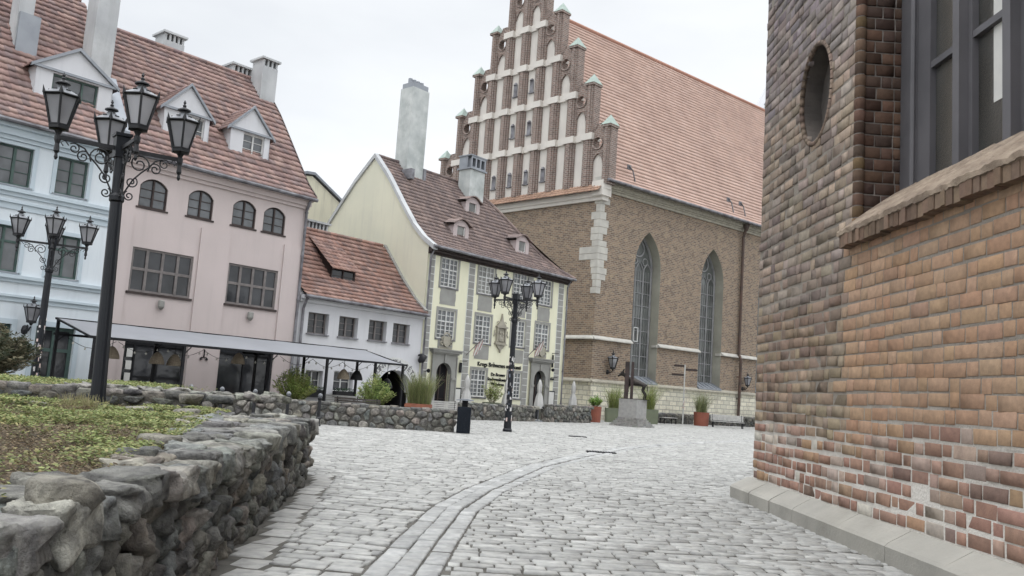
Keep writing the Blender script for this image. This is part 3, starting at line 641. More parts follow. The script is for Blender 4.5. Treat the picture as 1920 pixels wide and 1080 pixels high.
for i, (a, b, c, d) in enumerate(YT):
    mb = MB(); m_ = (a + b) / 2
    mb.prism(R, [(m_ - .6, 5.95), (m_ + .6, 5.95), (m_ + .57, 6.1), (m_ + .6, 6.25), (m_ + .6, 6.55), (m_ + .56, 6.7), (m_ + .6, 6.8), (m_ - .6, 6.8), (m_ - .56, 6.7), (m_ - .6, 6.55), (m_ - .6, 6.25), (m_ - .57, 6.1)], .003, .018); mb.build('painted_panel', M['stone_grey'], ye)
for a, b in ((15.68, 16.85), (18.75, 19.9)): mb = MB(); mb.box(R, a, b, .003, .018, 3.25, 4.02); mb.build('painted_panel', M['stone_grey'], ye)
for a, b, c, d in YT + YM + YG:
    mb = MB(); mb.box(R, a - .13, a, .003, .028, c - .1, d + .12); mb.box(R, b, b + .13, .003, .028, c - .1, d + .12); mb.box(R, a, b, .003, .028, d, d + .12); mb.box(R, a, b, .003, .028, c - .1, c); mb.build('window_surround', M['stone_grey'], ye)
for k, (a, b, c, d) in enumerate(YT + YM + YG):
    window(ye, R, a, b, c, d, -.03, M['whiteframe'], M['pane_lit'] if k == 1 else M['pane'], V=(.5,), H=(.6,), v=(.25, .75), h=(.15, .3, .45, .8), fw=.06, mw=.07, tw=.035, sill=(.1, .06, M['gutter']))
for i, (a, b, c, d) in enumerate(YD):
    s0, s1 = a - .38, b + .38; r_, pt_ = MB(), []
    wall(r_, R, s0, s1, 0, 3.3 + i * .1, [(a, b, 0, d)], .1, .3); pt_ = arch(r_, R, a, b, d - .57, d, 'round', .1, .3)
    r_.box(R, s0 - .02, s1 + .02, .02, .2, 3.3 + i * .1, 3.38 + i * .1); r_.box(R, s0 - .14, s1 + .14, .02, .3, 3.38 + i * .1, 3.5 + i * .1); r_.box(R, s0 - .22, s1 + .22, .02, .36, 3.5 + i * .1, 3.56 + i * .1)
    r_.box(R, a - .3, a - .02, .1, .16, 1.95, 2.08); r_.box(R, b + .02, b + .3, .1, .16, 1.95, 2.08); r_.box(R, (a + b) / 2 - .07, (a + b) / 2 + .07, .1, .18, d - .02, 3.3)
    for q in ((a - .37, a - .31), (b + .31, b + .37)): r_.box(R, *q, .1, .15, 0, 3.2)
    dp = r_.build('door_surround', M['stone_grey'], ye)
    window(ye, R, a, b, 0, d, -.24, M['brownwood'], M['void'] if i == 0 else M['pane_dark'], V=(.5,), H=(.68,), h=(.33,), fw=.09, mw=.08, name='front_door')
    # carved relief above the cornice: shield between scrolls
    c0 = (a + b) / 2; z0 = 3.64 + i * .1
    q = MB(); q.box(R, c0 - .5, c0 + .5, .003, .05, z0 - .04, z0 + .05); q.prism(R, [(c0 - .24, z0 + .62), (c0 + .24, z0 + .62), (c0 + .26, z0 + .3), (c0 + .12, z0 + .1), (c0, z0 + .05), (c0 - .12, z0 + .1), (c0 - .26, z0 + .3)], .02, .14)
    for sg in (-1, 1):
        q.tube([R.P(c0 + sg * (.32 + .12 * math.cos(t) * (1 - t / 9)), .09, z0 + .22 + .14 * math.sin(t) * (1 - t / 9)) for t in [k * .45 for k in range(16)]], .035, 6)
        q.tube([R.P(c0 + sg * (.25 + .1 * t), .09, z0 + .5 + .1 * math.sin(t * 5)) for t in [k * .2 for k in range(8)]], .03, 6)
    q.tube([R.P(c0 + .2 * math.cos(t), .12, z0 + .66 + .13 * math.sin(t)) for t in [PI * k / 8 for k in range(9)]], .05, 6)
    q.build('carved_relief', M['sandstone'], ye)
    q = MB(); q.box(R, c0 - .56, c0 + .56, .003, .02, 3.6 + i * .1, 4.04); q.build('relief_panel', M['stone_grey'], ye)
# stone plaque with a canopied frame
q = MB(); q.box(R, 17.3, 18.2, .003, .1, 4.25, 4.35); q.box(R, 17.25, 18.25, .003, .16, 4.18, 4.25); q.box(R, 17.36, 17.46, .003, .14, 4.35, 5.15); q.box(R, 18.04, 18.14, .003, .14, 4.35, 5.15); q.box(R, 17.28, 18.22, .003, .17, 5.15, 5.24)
q.box(R, 17.46, 18.04, .003, .05, 4.35, 5.15)
q.prism(R, [(17.35, 5.24), (18.15, 5.24), (17.98, 5.42), (17.85, 5.55), (17.79, 5.8), (17.75, 5.98), (17.71, 5.8), (17.65, 5.55), (17.52, 5.42)], .003, .12)
q.prism(R, [(17.4, 4.18), (18.1, 4.18), (17.95, 3.98), (17.85, 3.95), (17.75, 3.72), (17.65, 3.95), (17.55, 3.98)], .003, .1)
for sg in (-1, 1):
    q.tube([R.P(17.75 + sg * (.52 + .09 * math.cos(t) * (1 - t / 9)), .07, 4.62 + t * .05 + .1 * math.sin(t)) for t in [k * .45 for k in range(16)]], .03, 6)
    q.tube([R.P(17.75 + sg * (.3 + .09 * math.cos(t)), .07, 5.42 + .09 * math.sin(t)) for t in [k * .5 for k in range(12)]], .028, 6)
for dx, hh in ((-.13, .55), (.13, .5), (0, .4)):
    q.lathe(R.P(17.75 + dx, .09, 4.38), [(.09, 0), (.1, .15), (.07, hh * .6), (.03, hh * .72), (.06, hh * .8), (.055, hh), (.01, hh + .04)], 8)
q.build('stone_plaque', M['sandstone'], ye)
def curved_dormer(root, F, c, w, zb, h, of, prof):
    d = thing_part('dormer', root); s0, s1 = c - w / 2, c + w / 2
    mb = MB(); wall(mb, F, s0, s1, zb, zb + h * .66, [(c - .33, c + .33, zb + .1, zb + h * .66)], of, .1)
    for s in (s0, s1): mb.add([F.P(s, of, zb - .2), F.P(s, of, zb + h * .66), F.P(s, rooflat(prof, min(zb + h * .8, 14.4)) - .5, zb + h * .66), F.P(s, rooflat(prof, zb) - .3, zb - .2)], [(0, 1, 2, 3)])
    n = 12; t = []
    for i in range(n + 1): m = -1 + 2 * i / n; t.append((c + m * w / 2, zb + h * .66 + h * .3 * math.cos(m * PI / 2) ** .8 if abs(m) < 1 else zb + h * .66))
    mb.add([F.P(a, of, z) for a, z in t], [tuple(range(len(t)))])
    mb.build('dormer_wall', M['greywood'] if False else M['pink_trim'], d)
    r = MB(); e = [(a + (-.2 if i == 0 else .2 if i == n else 0), z + .03) for i, (a, z) in enumerate(t)]
    bk = rooflat(prof, min(zb + h * 1.05, 14.3)) - .4
    for (a, z), (a2, z2) in zip(e, e[1:]):
        r.add([F.P(a, of + .16, z), F.P(a2, of + .16, z2), F.P(a2, bk, z2 + .08), F.P(a, bk, z + .08), F.P(a, of + .16, z + .07), F.P(a2, of + .16, z2 + .07), F.P(a2, bk, z2 + .15), F.P(a, bk, z + .15)], [(0, 1, 5, 4), (4, 5, 6, 7), (0, 3, 2, 1)], col=random.choice(BROWN))
    r.build('dormer_roof', M['tile'], d)
    window(d, F, c - .33, c + .33, zb + .1, zb + h * .78, of - .05, M['whiteframe'], M['pane_lit'], V=(), h=(), fw=.06)
curved_dormer(ye, R, 15.15, 1.25, 9.95, 1.15, -1.2, YP); curved_dormer(ye, R, 17.7, 1.25, 12.0, 1.15, -2.9, YP); curved_dormer(ye, R, 20.6, 1.25, 10.05, 1.15, -1.2, YP)
chimney(ye, R, 13.3, 14.6, -5.3, -4.2, 12.5, 19.0, M['chim2'], cap=False, name='tall_chimney')
mb = MB(); mb.box(R, 13.36, 14.54, -5.24, -4.26, 19.0, 19.32)
for k in range(4): mb.tube([R.P(13.5 + k * .3, -4.75, 19.2), R.P(13.5 + k * .3, -4.75, 19.62)], .13, 8)
mb.build('chimney_pots', M['zinc'], ye)
mb = MB(); mb.box(R, 13.05, 13.32, -4.9, -3.5, 13.3, 13.9); mb.box(R, 13.1, 14.75, -4.2, -4.08, 12.6, 13.35); mb.box(R, 14.6, 14.78, -5.0, -4.1, 12.7, 14.3); mb.build('chimney_flashing', M['gutter'], ye)
chimney(ye, R, 18.0, 19.3, -4.6, -3.6, 12.4, 15.1, M['chim2'], cap=False)
mb = MB(); mb.box(R, 17.9, 19.4, -4.7, -3.5, 15.1, 15.2); mb.build('metal_collar', M['zinc'], ye)
mb = MB()
wall(mb, R, 17.98, 19.32, 15.2, 15.95, [(18.1 + k * .4, 18.38 + k * .4, 15.28, 15.82) for k in range(3)], -3.58, .3); mb.box(R, 17.98, 19.32, -4.62, -3.9, 15.2, 15.95); mb.box(R, 17.92, 19.38, -4.66, -3.54, 15.95, 16.02)
mb.build('vented_metal_hood', M['zinc'], ye)

def text(body, size, F, s, z, o, m, name, parent, ext=.012, align='LEFT', width=None):
    c = bpy.data.curves.new(name, 'FONT'); c.body = body; c.size = size; c.extrude = ext; c.align_x = align; c.resolution_u = 3
    if width: c.offset = width
    t = bpy.data.objects.new(name, c); COL.objects.link(t); bpy.context.view_layer.update()
    me = bpy.data.meshes.new_from_object(t.evaluated_get(bpy.context.evaluated_depsgraph_get())); bpy.data.objects.remove(t)
    u = F.d; n = F.n; me.transform(Matrix(((u.x, 0, n.x, 0), (u.y, 0, n.y, 0), (0, 1, 0, 0), (0, 0, 0, 1)))); me.transform(Matrix.Translation(F.P(s, o, z)))
    me.materials.clear(); return link(name, me, m, parent)
sg = text('Krogs Brēmenes muzikanti', .345, R, 15.98, 2.88, .03, M['black'], 'pub_name_lettering', None, .02, width=.0)
tag(sg, 'black lettering reading Krogs Brēmenes muzikanti across the yellow facade', 'sign lettering')
sg = text('De Bremer\nStadtmusikanten\nWirtshaus', .27, R, 17.78, 2.38, .03, M['black'], 'small_lettering', None, .02, 'CENTER', width=0)
tag(sg, 'three short lines of black lettering between the ground floor windows of the yellow house', 'sign lettering')
# arched gateway lettering, one glyph at a time round the arch
gl = thing('gateway_lettering', 'grey arched lettering KONVENTA SĒTA above the carriage gateway', 'sign lettering', R.P(9.965, .06, 1.15)); tx = 'KONVENTA SĒTA'
mb = MB(); n = 20
for i in range(n):
    a0, a1 = math.radians(155 - 130 * i / n), math.radians(155 - 130 * (i + 1) / n)
    P4 = [(9.965 + r * math.cos(a), 1.15 + r * math.sin(a) * .97) for a in (a0, a1) for r in (1.34, 1.78)]; mb.prism(R, [P4[0], P4[1], P4[3], P4[2]], .003, .03)
mb.build('painted_band', M['whiteframe'], gl, world=True)
gm = []
for i, ch in enumerate(tx):
    if ch == ' ': continue
    a = math.radians(146 - 112 * i / (len(tx) - 1)); x, z = 9.965 + 1.42 * math.cos(a), 1.15 + 1.42 * math.sin(a) * .97; th = a - PI / 2
    d2 = R.d * math.cos(th) + Vector((0, 0, math.sin(th))); u2 = -R.d * math.sin(th) + Vector((0, 0, math.cos(th)))
    c = bpy.data.curves.new('g', 'FONT'); c.body = ch; c.size = .36; c.extrude = .01; c.align_x = 'CENTER'; c.resolution_u = 3
    t = bpy.data.objects.new('g', c); COL.objects.link(t); bpy.context.view_layer.update()
    me = bpy.data.meshes.new_from_object(t.evaluated_get(bpy.context.evaluated_depsgraph_get())); bpy.data.objects.remove(t)
    me.materials.clear(); Q = R.P(x, .045, z)
    me.transform(Matrix(((d2.x, u2.x, R.n.x, Q.x), (d2.y, u2.y, R.n.y, Q.y), (d2.z, u2.z, 0, Q.z), (0, 0, 0, 1))))
    link('letter', me, M['gutter'], gl, world=True)

# ------------------------------------------------------------------ church
ch = thing('brick_church', 'large brown brick church with a stepped gable, pointed windows and orange tiled roof', 'church', CS.P(0, 0, 0))
def cb(mb, name, m, par=None, **k): return mb.build(name, m, par or ch, world=True, **k)
WN = [(3.95, 6.92), (11.95, 14.9), (19.9, 22.85), (27.85, 30.8)]
mb = MB(); wall(mb, CS, 0, 48, 2.75, 16.8, [(a, b, 2.95, 14.2) for a, b in WN], 0, 1.0, MB())
for a, b in WN:
    rv = MB(); arch(mb, CS, a, b, 11.4, 14.2, 'point', 0, 1.0, rv, 18)
    for u in ((a, 2.95, a, 11.4), (b, 2.95, b, 11.4), (a, 2.95, b, 2.95)): rv.quad(CS.P(u[0], 0, u[1]), CS.P(u[2], 0, u[3]), CS.P(u[2], -1, u[3]), CS.P(u[0], -1, u[1]))
    cb(rv, 'window_reveal', M['reveal'])
wall(mb, CG, 0, 18.2, 2.75, 15.9)
mb.quad(CG.P(18.2, 0, 0), CG.P(18.2, -20, 0), CG.P(18.2, -20, 16), CG.P(18.2, 0, 16)); mb.quad(CS.P(48, 0, 0), CS.P(48, -18, 0), CS.P(48, -18, 17), CS.P(48, 0, 17))
cb(mb, 'brick_walls', M['brick_ch'])
mb = MB(); mb.box(CS, -.12, 48, -.5, .14, 0, 2.62); mb.box(CG, -.02, 18.2, -.5, .14, 0, 2.6); cb(mb, 'limestone_plinth', M['limestone'])
mb = MB()
for F, a, b in ((CS, -.14, 48), (CG, -.14, 18.2)): mb.xprism(F, [(-.1, 2.6), (.3, 2.6), (.3, 2.68), (.02, 2.86), (-.1, 2.86)], a, b)
cb(mb, 'plinth_ledge', M['sandstone'])
mb = MB(); sts = [(-.12, 3.95)] + [(WN[i][1], WN[i + 1][0]) for i in range(3)]
for a, b in sts: mb.xprism(CS, [(-.05, 5.6), (.26, 5.62), (.26, 5.7), (.003, 5.9), (-.05, 5.9)], a, b)
for a, b in WN:   # returns into the reveals
    mb.box(CS, b - .1, b, -.5, 0, 5.6, 5.8)
mb.xprism(CG, [(-.05, 5.6), (.26, 5.62), (.26, 5.7), (.003, 5.9), (-.05, 5.9)], -.12, 18); cb(mb, 'string_course', M['stone_pale'])
mb = MB(); random.seed(3); z = 8.9
while z < 16.9:
    h = random.uniform(.42, .6); a = random.uniform(.35, .95) * (1 if z > 9.6 else .6); b = random.uniform(.3, .8)
    if 11.3 < z < 11.9: a = .95; b = 1.7
    mb.box(CS, -.03, a, -.2, .03, z, z + h - .03); mb.box(CG, -.028, b, -.2, .032, z, z + h - .03); z += h
cb(mb, 'limestone_quoins', M['stone_pale'])
# side cornice
mb = MB()
for z0, z1, o in ((16.3, 16.5, .12), (16.5, 16.62, .2), (16.62, 16.85, .3), (16.85, 17.05, .42)): mb.box(CS, -.2, 48, -.2, o, z0, z1)
cb(mb, 'side_cornice', M['sandstone'])
RZ = 33.3; prof = [(.75, 17.05), (-.2, 18.1), (-9.2, RZ)]
V, tm, C = tile_roof(CS, .2, 48, prof, .45, .42, ORG, lip=.09, wave=.012, seg=2, vary=.05); batch('roof', V, tm, C, M['tile_far'], None, False)
ro = bpy.data.objects['roof'] if False else COL.objects[-1]
ro.parent = ch; ro.matrix_parent_inverse = Matrix.Translation(-ch.location)
mb = MB(); mb.quad(CS.P(.2, -9.2, RZ), CS.P(48, -9.2, RZ), CS.P(48, -19, 17), CS.P(.2, -19, 17)); cb(mb, 'rear_roof', M['tile_far'])
mb = MB(); mb.tube([CS.P(.2, -9.2, RZ + .05), CS.P(48, -9.2, RZ + .05)], .2, 8, col=(.5, .27, .2)); cb(mb, 'ridge', M['tile_far'])
mb = MB(); mb.tube([CS.P(-.2, .82, 17.0), CS.P(48, .82, 16.95)], .12, 8); cb(mb, 'gutter', M['gutter'])
mb = MB()
for s in (3.2, 15.5, 17.2):   # snow and lightning hooks
    mb.tube([CS.P(s, .3, 17.6), CS.P(s - .25, .25, 18.4), CS.P(s - .6, .2, 18.7)], .05, 6)
    mb.box(CS, s - .75, s - .35, .1, .16, 18.45, 18.8)
cb(mb, 'roof_hooks', M['gutter'])
mb = MB(); mb.tube([CS.P(17.1, .8, 16.9), CS.P(17.1, .5, 16.5), CS.P(17.1, .25, 15.8), CS.P(17.1, .2, 5.9), CS.P(17.1, .42, 5.5), CS.P(17.1, .35, .8)], .12, 8)
for z in (14, 11.5, 9, 7, 4, 2.2): mb.lathe(CS.P(17.1, .22, z), [(.15, 0), (.15, .08)], 8)
mb.lathe(CS.P(17.1, .5, 16.3), [(.12, 0), (.26, .35), (.26, .5)], 8); cb(mb, 'downpipe', mat('rusty_pipe', (.14, .085, .065), (.09, .07, .06), 2, .6, .1, 20))
# windows with tracery
def gothic(a, b):
    w = b - a; c = (a + b) / 2; o = -.85; fr = MB()
    def bar(pts, r=.07): fr.tube([CS.P(x, o, z) for x, z in pts], r, 6)
    for k in (0, 1, 2, 3): bar([(a + .12 + (w - .24) * k / 3, 3.0), (a + .12 + (w - .24) * k / 3, 11.4)], .1 if k in (0, 3) else .085)
    n = 16; hw = w / 2
    bar([(c + m * (hw - .1), 11.4 + acurve('point', hw - .1, 2.7, m)) for m in [-math.cos(PI * i / n) for i in range(n + 1)]], .1)
    for k in range(3):   # pointed heads of the lights
        x0 = a + .12 + (w - .24) * k / 3; h3 = (w - .24) / 6
        bar([(x0 + h3 + m * h3, 11.1 + acurve('point', h3, .85, m)) for m in [-math.cos(PI * i / 10) for i in range(11)]], .05)
    cxx, cz, rr = a + w * .44, 13.0, .62
    bar([(cxx + rr * math.cos(2 * PI * i / 20), cz + rr * math.sin(2 * PI * i / 20)) for i in range(21)], .07)
    for dx, dz, r2 in ((.62, -.95, .28), (-.55, -.95, .25)): bar([(c + dx + r2 * math.cos(2 * PI * i / 12), cz + dz + r2 * math.sin(2 * PI * i / 12)) for i in range(13)], .05)
    z = 3.9
    while z < 11.2: bar([(a + .12, z), (b - .12, z)], .035); z += .95
    for k in range(3):
        for q in (.33, .66): x = a + .12 + (w - .24) * (k + q) / 3; bar([(x, 3.0), (x, 11.3)], .018)
    f = cb(fr, 'window', M['leading'])
    g = MB(); g.quad(CS.P(a, o - .03, 2.95), CS.P(b, o - .03, 2.95), CS.P(b, o - .03, 14.3), CS.P(a, o - .03, 14.3))
    g.build('pane', M['lead_glass'], f, world=True)
    s_ = MB(); s_.add([CS.P(a, -.85, 3.35), CS.P(b, -.85, 3.35), CS.P(b + .02, .2, 2.86), CS.P(a - .02, .2, 2.86), CS.P(a, -.85, 2.8), CS.P(b, -.85, 2.8), CS.P(b + .02, .2, 2.78), CS.P(a - .02, .2, 2.78)], [(0, 1, 2, 3), (3, 2, 6, 7), (0, 3, 7, 4), (1, 5, 6, 2)])
    for k in range(6): x = a + w * k / 5; s_.tube([CS.P(x, -.84, 3.38), CS.P(x, .18, 2.9)], .03, 5)
    s_.build('window_sill', M['zinc'], f, world=True)
    return f
for i, (a, b) in enumerate(WN):
    f = gothic(a, b)
    if i == 0:
        m = MB(); x0, x1 = a + 1.02, a + 1.55
        for q in ((x0, x0 + .07, 5.9, 7.0), (x1 - .07, x1, 5.9, 7.0), (x0, x1, 5.9, 5.97), (x0, x1, 6.93, 7.0)): m.box(CS, q[0], q[1], -.78, -.7, q[2], q[3])
        m.build('opening_light', M['whiteframe'], f, world=True)
# stepped gable: s measured left from the corner, bays of 1.77
GC, PW = 8.45, 1.77; ZB = [16.75, 20.75, 24.2, 27.5, 30.75, 34.1]; ZT = [20.2, 23.65, 26.95, 30.2, 33.5, 36.8]
pl = MB(); br = MB(); wb = MB(); cop = MB(); dk = MB(); hd = MB()
def ring(mb, F, outer, c, r, o0, o1, n=20):
    pts = []
    for i in range(n):
        a = 2 * PI * i / n; dx, dz = math.cos(a), math.sin(a); best = 9
        for (x0, z0), (x1, z1) in zip(outer, outer[1:] + outer[:1]):
            ex, ez = x1 - x0, z1 - z0; det = dx * ez - dz * ex
            if abs(det) < 1e-9: continue
            t = ((x0 - c[0]) * ez - (z0 - c[1]) * ex) / det; u = ((x0 - c[0]) * dz - (z0 - c[1]) * dx) / det
            if t > 0 and -1e-6 <= u <= 1 + 1e-6: best = min(best, t)
        pts.append(((c[0] + dx * best, c[1] + dz * best), (c[0] + dx * r, c[1] + dz * r)))
    for i in range(n):
        (A, B), (C, D) = pts[i], pts[(i + 1) % n]
        mb.quad(F.P(A[0], o1, A[1]), F.P(C[0], o1, C[1]), F.P(D[0], o1, D[1]), F.P(B[0], o1, B[1]))
        mb.quad(F.P(B[0], o1, B[1]), F.P(D[0], o1, D[1]), F.P(D[0], o0, D[1]), F.P(B[0], o0, B[1]))
        mb.quad(F.P(A[0], o1, A[1]), F.P(C[0], o1, C[1]), F.P(C[0], o0, C[1]), F.P(A[0], o0, A[1]))
        mb.quad(F.P(A[0], o0, A[1]), F.P(C[0], o0, C[1]), F.P(D[0], o0, D[1]), F.P(B[0], o0, B[1]))
for k in range(5):
    pl, br, wb, cop, dk, hd = [MB() for _ in range(6)]
    h = 5 - k; zb, zt = ZB[k], ZT[k]; x0, x1 = GC - h * PW, GC + h * PW
    n_in = h - 1
    if n_in > 0: pl.box(CG, GC - n_in * PW, GC + n_in * PW, -.6, 0, zb, zt + .55)
    for i in range(-h, h + 1):     # piers
        x = GC + i * PW; w = .46 if abs(i) < h else .34; top = zt if abs(i) < h else zt + .75
        br.box(CG, x - w, x + w, -.6, .16, zb, top); br.box(CG, x - w * .68, x + w * .68, .1, .28, zb, top); br.box(CG, x - w * .32, x + w * .32, .2, .36, zb, top)
        if abs(i) == h:
            br.box(CG, x - .42, x + .42, -.66, .42, top, top + .16)
            cop.add([CG.P(x - .44, -.68, top + .16), CG.P(x + .44, -.68, top + .16), CG.P(x + .44, .44, top + .16), CG.P(x - .44, .44, top + .16), CG.P(x, -.12, top + 1.0)], [(0, 1, 2, 3), (0, 1, 4), (1, 2, 4), (2, 3, 4), (3, 0, 4)])
    bw = (n_in + .26) * PW if n_in else 0   # white band above the inner piers, stepping round each
    if n_in or k == 4:
        for i in range(-max(n_in, 0), n_in + 1):
            x = GC + i * PW
            wb.box(CG, x - .52, x + .52, -.62, .42, zt, zt + .5); 
        for i in range(-n_in, n_in): x = GC + (i + .5) * PW; wb.box(CG, x - .37, x + .37, -.6, .16, zt + .02, zt + .52)
    for sg in (-1, 1):             # outer hooded bay with a round opening
        c = GC + sg * (h - .5) * PW; hb = PW / 2
        pl.box(CG, c - hb + .1, c + hb - .1, -.6, -.05, zb, zt - 1.05)
        zc = zt - .32
        out = [(c - .62, zt - 1.1), (c + .62, zt - 1.1), (c + .62, zt + .35), (c, zt + 1.15), (c - .62, zt + .35)]
        ring(hd, CG, out, (c, zc), .44, -.2, .12)
        hd.tube([CG.P(c + .46 * math.cos(2 * PI * i / 16), .14, zc + .46 * math.sin(2 * PI * i / 16)) for i in range(17)], .07, 6)
        # pointed head to the recess below
        arch(hd, CG, c - .46, c + .46, zt - 1.85, zt - 1.08, 'point', .1, .16, n=8)
        for (a, z), (a2, z2) in zip([(c - .72, zt + .2), (c - .4, zt + .55), (c, zt + 1.15)], [(c - .4, zt + .55), (c, zt + 1.15), (c + .001, zt + 1.16)]):
            for m_ in (-1, 1):
                p = [(c + m_ * (a - c), z), (c + m_ * (a2 - c), z2)]; hd.tube([CG.P(p[0][0], -.1, p[0][1]), CG.P(p[1][0], -.1, p[1][1])], .26, 4)
    # slit windows with round heads in the middle bays
    for i in {0: (-2, -1, 0, 1), 1: (-1, 0), 2: (-1, 0)}.get(k, ()):
        x = GC + (i + .5) * PW; dk.box(CG, x - .2, x + .2, .002, .05, zb + .95, zb + 1.9)
        dk.lathe(CG.P(x, .02, zb + 1.9), [(.2, 0), (.12, .16), (.02, .22)], 8); dk.box(CG, x - .27, x + .27, .002, .14, zb + .86, zb + .95)
    cb(pl, 'gable_plaster_recesses', M['plaster_rec'])
    cb(br, 'gable_brick_piers', M['brick_gb'])
    cb(hd, 'gable_hoods', M['brick_gb'])
    cb(wb, 'gable_white_bands', M['plaster_rec'])
    cb(cop, 'pinnacle_caps', M['copper'])
    (cb(dk, 'gable_slits', M['gutter']) if dk.v else None)
mb = MB(); mb.box(CG, -.35, 18.4, -.5, .32, 15.85, 16.25); mb.box(CG, -.3, 18.4, -.5, .2, 15.6, 15.85); mb.box(CG, -.45, .55, -.6, .46, 15.9, 16.45); mb.box(CS, -.4, .5, -.6, .5, 16.4, 17.0); cb(mb, 'gable_cornice', M['plaster_rec'])
V, tm, C = tile_roof(CG, -.3, 18.4, [(.75, 16.2), (.1, 16.85)], .3, .3, [(.5, .33, .24), (.46, .3, .22)], lip=.05, wave=.03)
o = batch('gable_ledge_tiles', V, tm, C, M['tile_far'], None, False); o.parent = ch; o.matrix_parent_inverse = Matrix.Translation(-ch.location)

# ---- white gabled building far behind
wt = thing('white_building', 'white building with a raking crested cornice, just visible beyond the church roof', 'building', (34, 106, 0))
F2 = Fr((30.7, 106), (1, .05), (0, -1))
mb = MB(); mb.prism(F2, [(0, 0), (0, 38.6), (9, 60), (18, 38.6), (18, 0)], -12, 0); mb.build('wall', M['white'], wt, world=True)
mb = MB(); mb.prism(F2, [(-.6, 37.6), (9, 60.3), (9, 61), (-.6, 38.4)], -.4, .5); mb.prism(F2, [(18.6, 37.6), (9, 60.3), (9, 61), (18.6, 38.4)], -.4, .5)
for i in range(16): mb.lathe(F2.P(-.3 + i * .58, .2, 38.8 + i * 1.37), [(.12, 0), (.3, .25), (.1, .6)], 5)
mb.build('raking_cornice', M['chim'], wt, world=True)

# ------------------------------------------------------------------ near brick wall on the right
nb = thing('brick_building', 'corner of a tall weathered brick building with a stone window sill and an oval niche', 'building', NW.P(0, 0, 0))
def nbk(mb, name, m, par=None, **k): return mb.build(name, m, par or nb, world=True, **k)
H_, SW0, SW1 = .1635, 3.8, 10.4
NC, NA, NB_ = (2.42, 6.32), .58, .74            # niche centre and half axes
def nearbricks():
    rnd = random.Random(5); Cn, A, Bv, HL, HW, Cl, Hh, Tl = [], [], [], [], [], [], [], []
    z = .36; row = 0
    def colr(s, zc):
        j = lambda c, k=.13: jit(c, 1 - k, 1 + k, rnd)
        edge = 3.62 + .16 * math.sin(zc * 9) * (1 if zc < 3 else 0)
        lowb = 1.35 - .0 * s + .13 * math.sin(s * 1.3) - .1 * (s < 3.6)
        if zc < lowb:
            p = rnd.random()
            if p < .025: return (.6, .57, .5)
            ef = max(0, mn.noise(Vector((s * 1.6, zc * 2.2, 7)))) * 1.1
            b0_ = (.25, .175, .145) if p < .12 else (.42, .28, .18) if p < .28 else (.38, .235, .18)
            return j(tuple(a * (1 - ef) + b * ef for a, b in zip(b0_, (.58, .52, .46))), .13)
        if s > edge and zc < 4.0: return j(rnd.choice([(.47, .31, .205), (.44, .295, .195), (.48, .33, .225), (.43, .285, .195), (.45, .29, .19)]), .07)
        n = mn.noise(Vector((s * .7, zc * .5, 2.2)))
        base = rnd.choice([(.32, .255, .205), (.3, .245, .205), (.36, .285, .225), (.25, .205, .18), (.33, .275, .24)])
        if zc < 3.2: base = rnd.choice([(.32, .235, .175), (.3, .22, .17), (.35, .27, .19), (.27, .205, .165)])
        if n > .3: base = tuple(a * .6 + b * .4 for a, b in zip(base, (.33, .28, .2)))
        if zc > 6.5: base = tuple(a * b for a, b in zip(base, (.88, .93, 1.08)))
        if 3.0 < s < 3.8 and zc > 3.8: base = tuple(a * 1.25 for a in base)
        return j(base, .2)
    while z < 12.5:
        pat = [.4, .2, .4, .2] if row % 2 else [.2, .4, .2, .4]
        s = -.01 if row % 2 else -.012; k = rnd.randrange(4); zz = z + H_ / 2
        wob = lambda x: .012 * math.sin(x * 1.1 + row) + .008 * math.sin(x * 3.7 + row * 2)
        cuts = []
        if zz > 3.8: cuts.append((SW0, SW1))
        dz = (zz - NC[1]) / NB_
        if abs(dz) < 1: h = NA * math.sqrt(1 - dz * dz) + .02; cuts.append((NC[0] - h, NC[0] + h))
        while s < 13:
            l = pat[k % 4] * rnd.uniform(.9, 1.08); k += 1
            if rnd.random() < .12: k += 1
            segs = [(s, s + l - .0)]
            for c0, c1 in cuts:
                ns_ = []
                for a, b in segs:
                    if b <= c0 or a >= c1: ns_.append((a, b))
                    else:
                        if a < c0 - .06: ns_.append((a, c0))
                        if b > c1 + .06: ns_.append((c1, b))
                segs = ns_
            for a, b in segs:
                m_ = (a + b) / 2
                if rnd.random() < .004: continue
                low = zz < 1.35; mortar = .034 if low else .024 if m_ < 3.6 else .019
                rough = 1 if (m_ < 3.6 or low) else .3
                Cn.append(NW.P(m_, 0, zz + wob(m_))); HL.append((b - a) / 2 - mortar / 2 * rnd.uniform(.7, 1.3)); HW.append(H_ / 2 - mortar / 2 * rnd.uniform(.6, 1.5))
                Cl.append(colr(m_, zz)); Hh.append(.009 + rnd.uniform(-.004, .012) * rough); Tl.append(.021 if rough == 1 else .009)
            s += l
        z += H_; row += 1
    N = len(Cn); A = np.tile(np.array(NW.d), (N, 1)); B = np.tile(np.array([0, 0, 1.]), (N, 1))
    A2, B2 = A, B
    if np.cross(A[0], B[0]) @ np.array(NW.n) < 0: A2 = -A
    V = pillows(np.array([tuple(c) for c in Cn]), A2, B2, np.array(HL), np.array(HW), np.array(Hh), np.where(np.array(Tl) > .02, .028, .012), np.array(Tl), -.06, .985, .92, .7)
    o = batch('brick_courses', V, PIL, Cl, M['nbrick'], None, False); o.parent = nb; o.matrix_parent_inverse = Matrix.Translation(-nb.location); print('bricks', N)
nearbricks()
m, t, b = nodes('near_mortar'); b.inputs['Roughness'].default_value = .95
g = t.nodes.new('ShaderNodeNewGeometry'); sx = t.nodes.new('ShaderNodeSeparateXYZ'); L(t, g.outputs['Position'], sx.inputs[0])
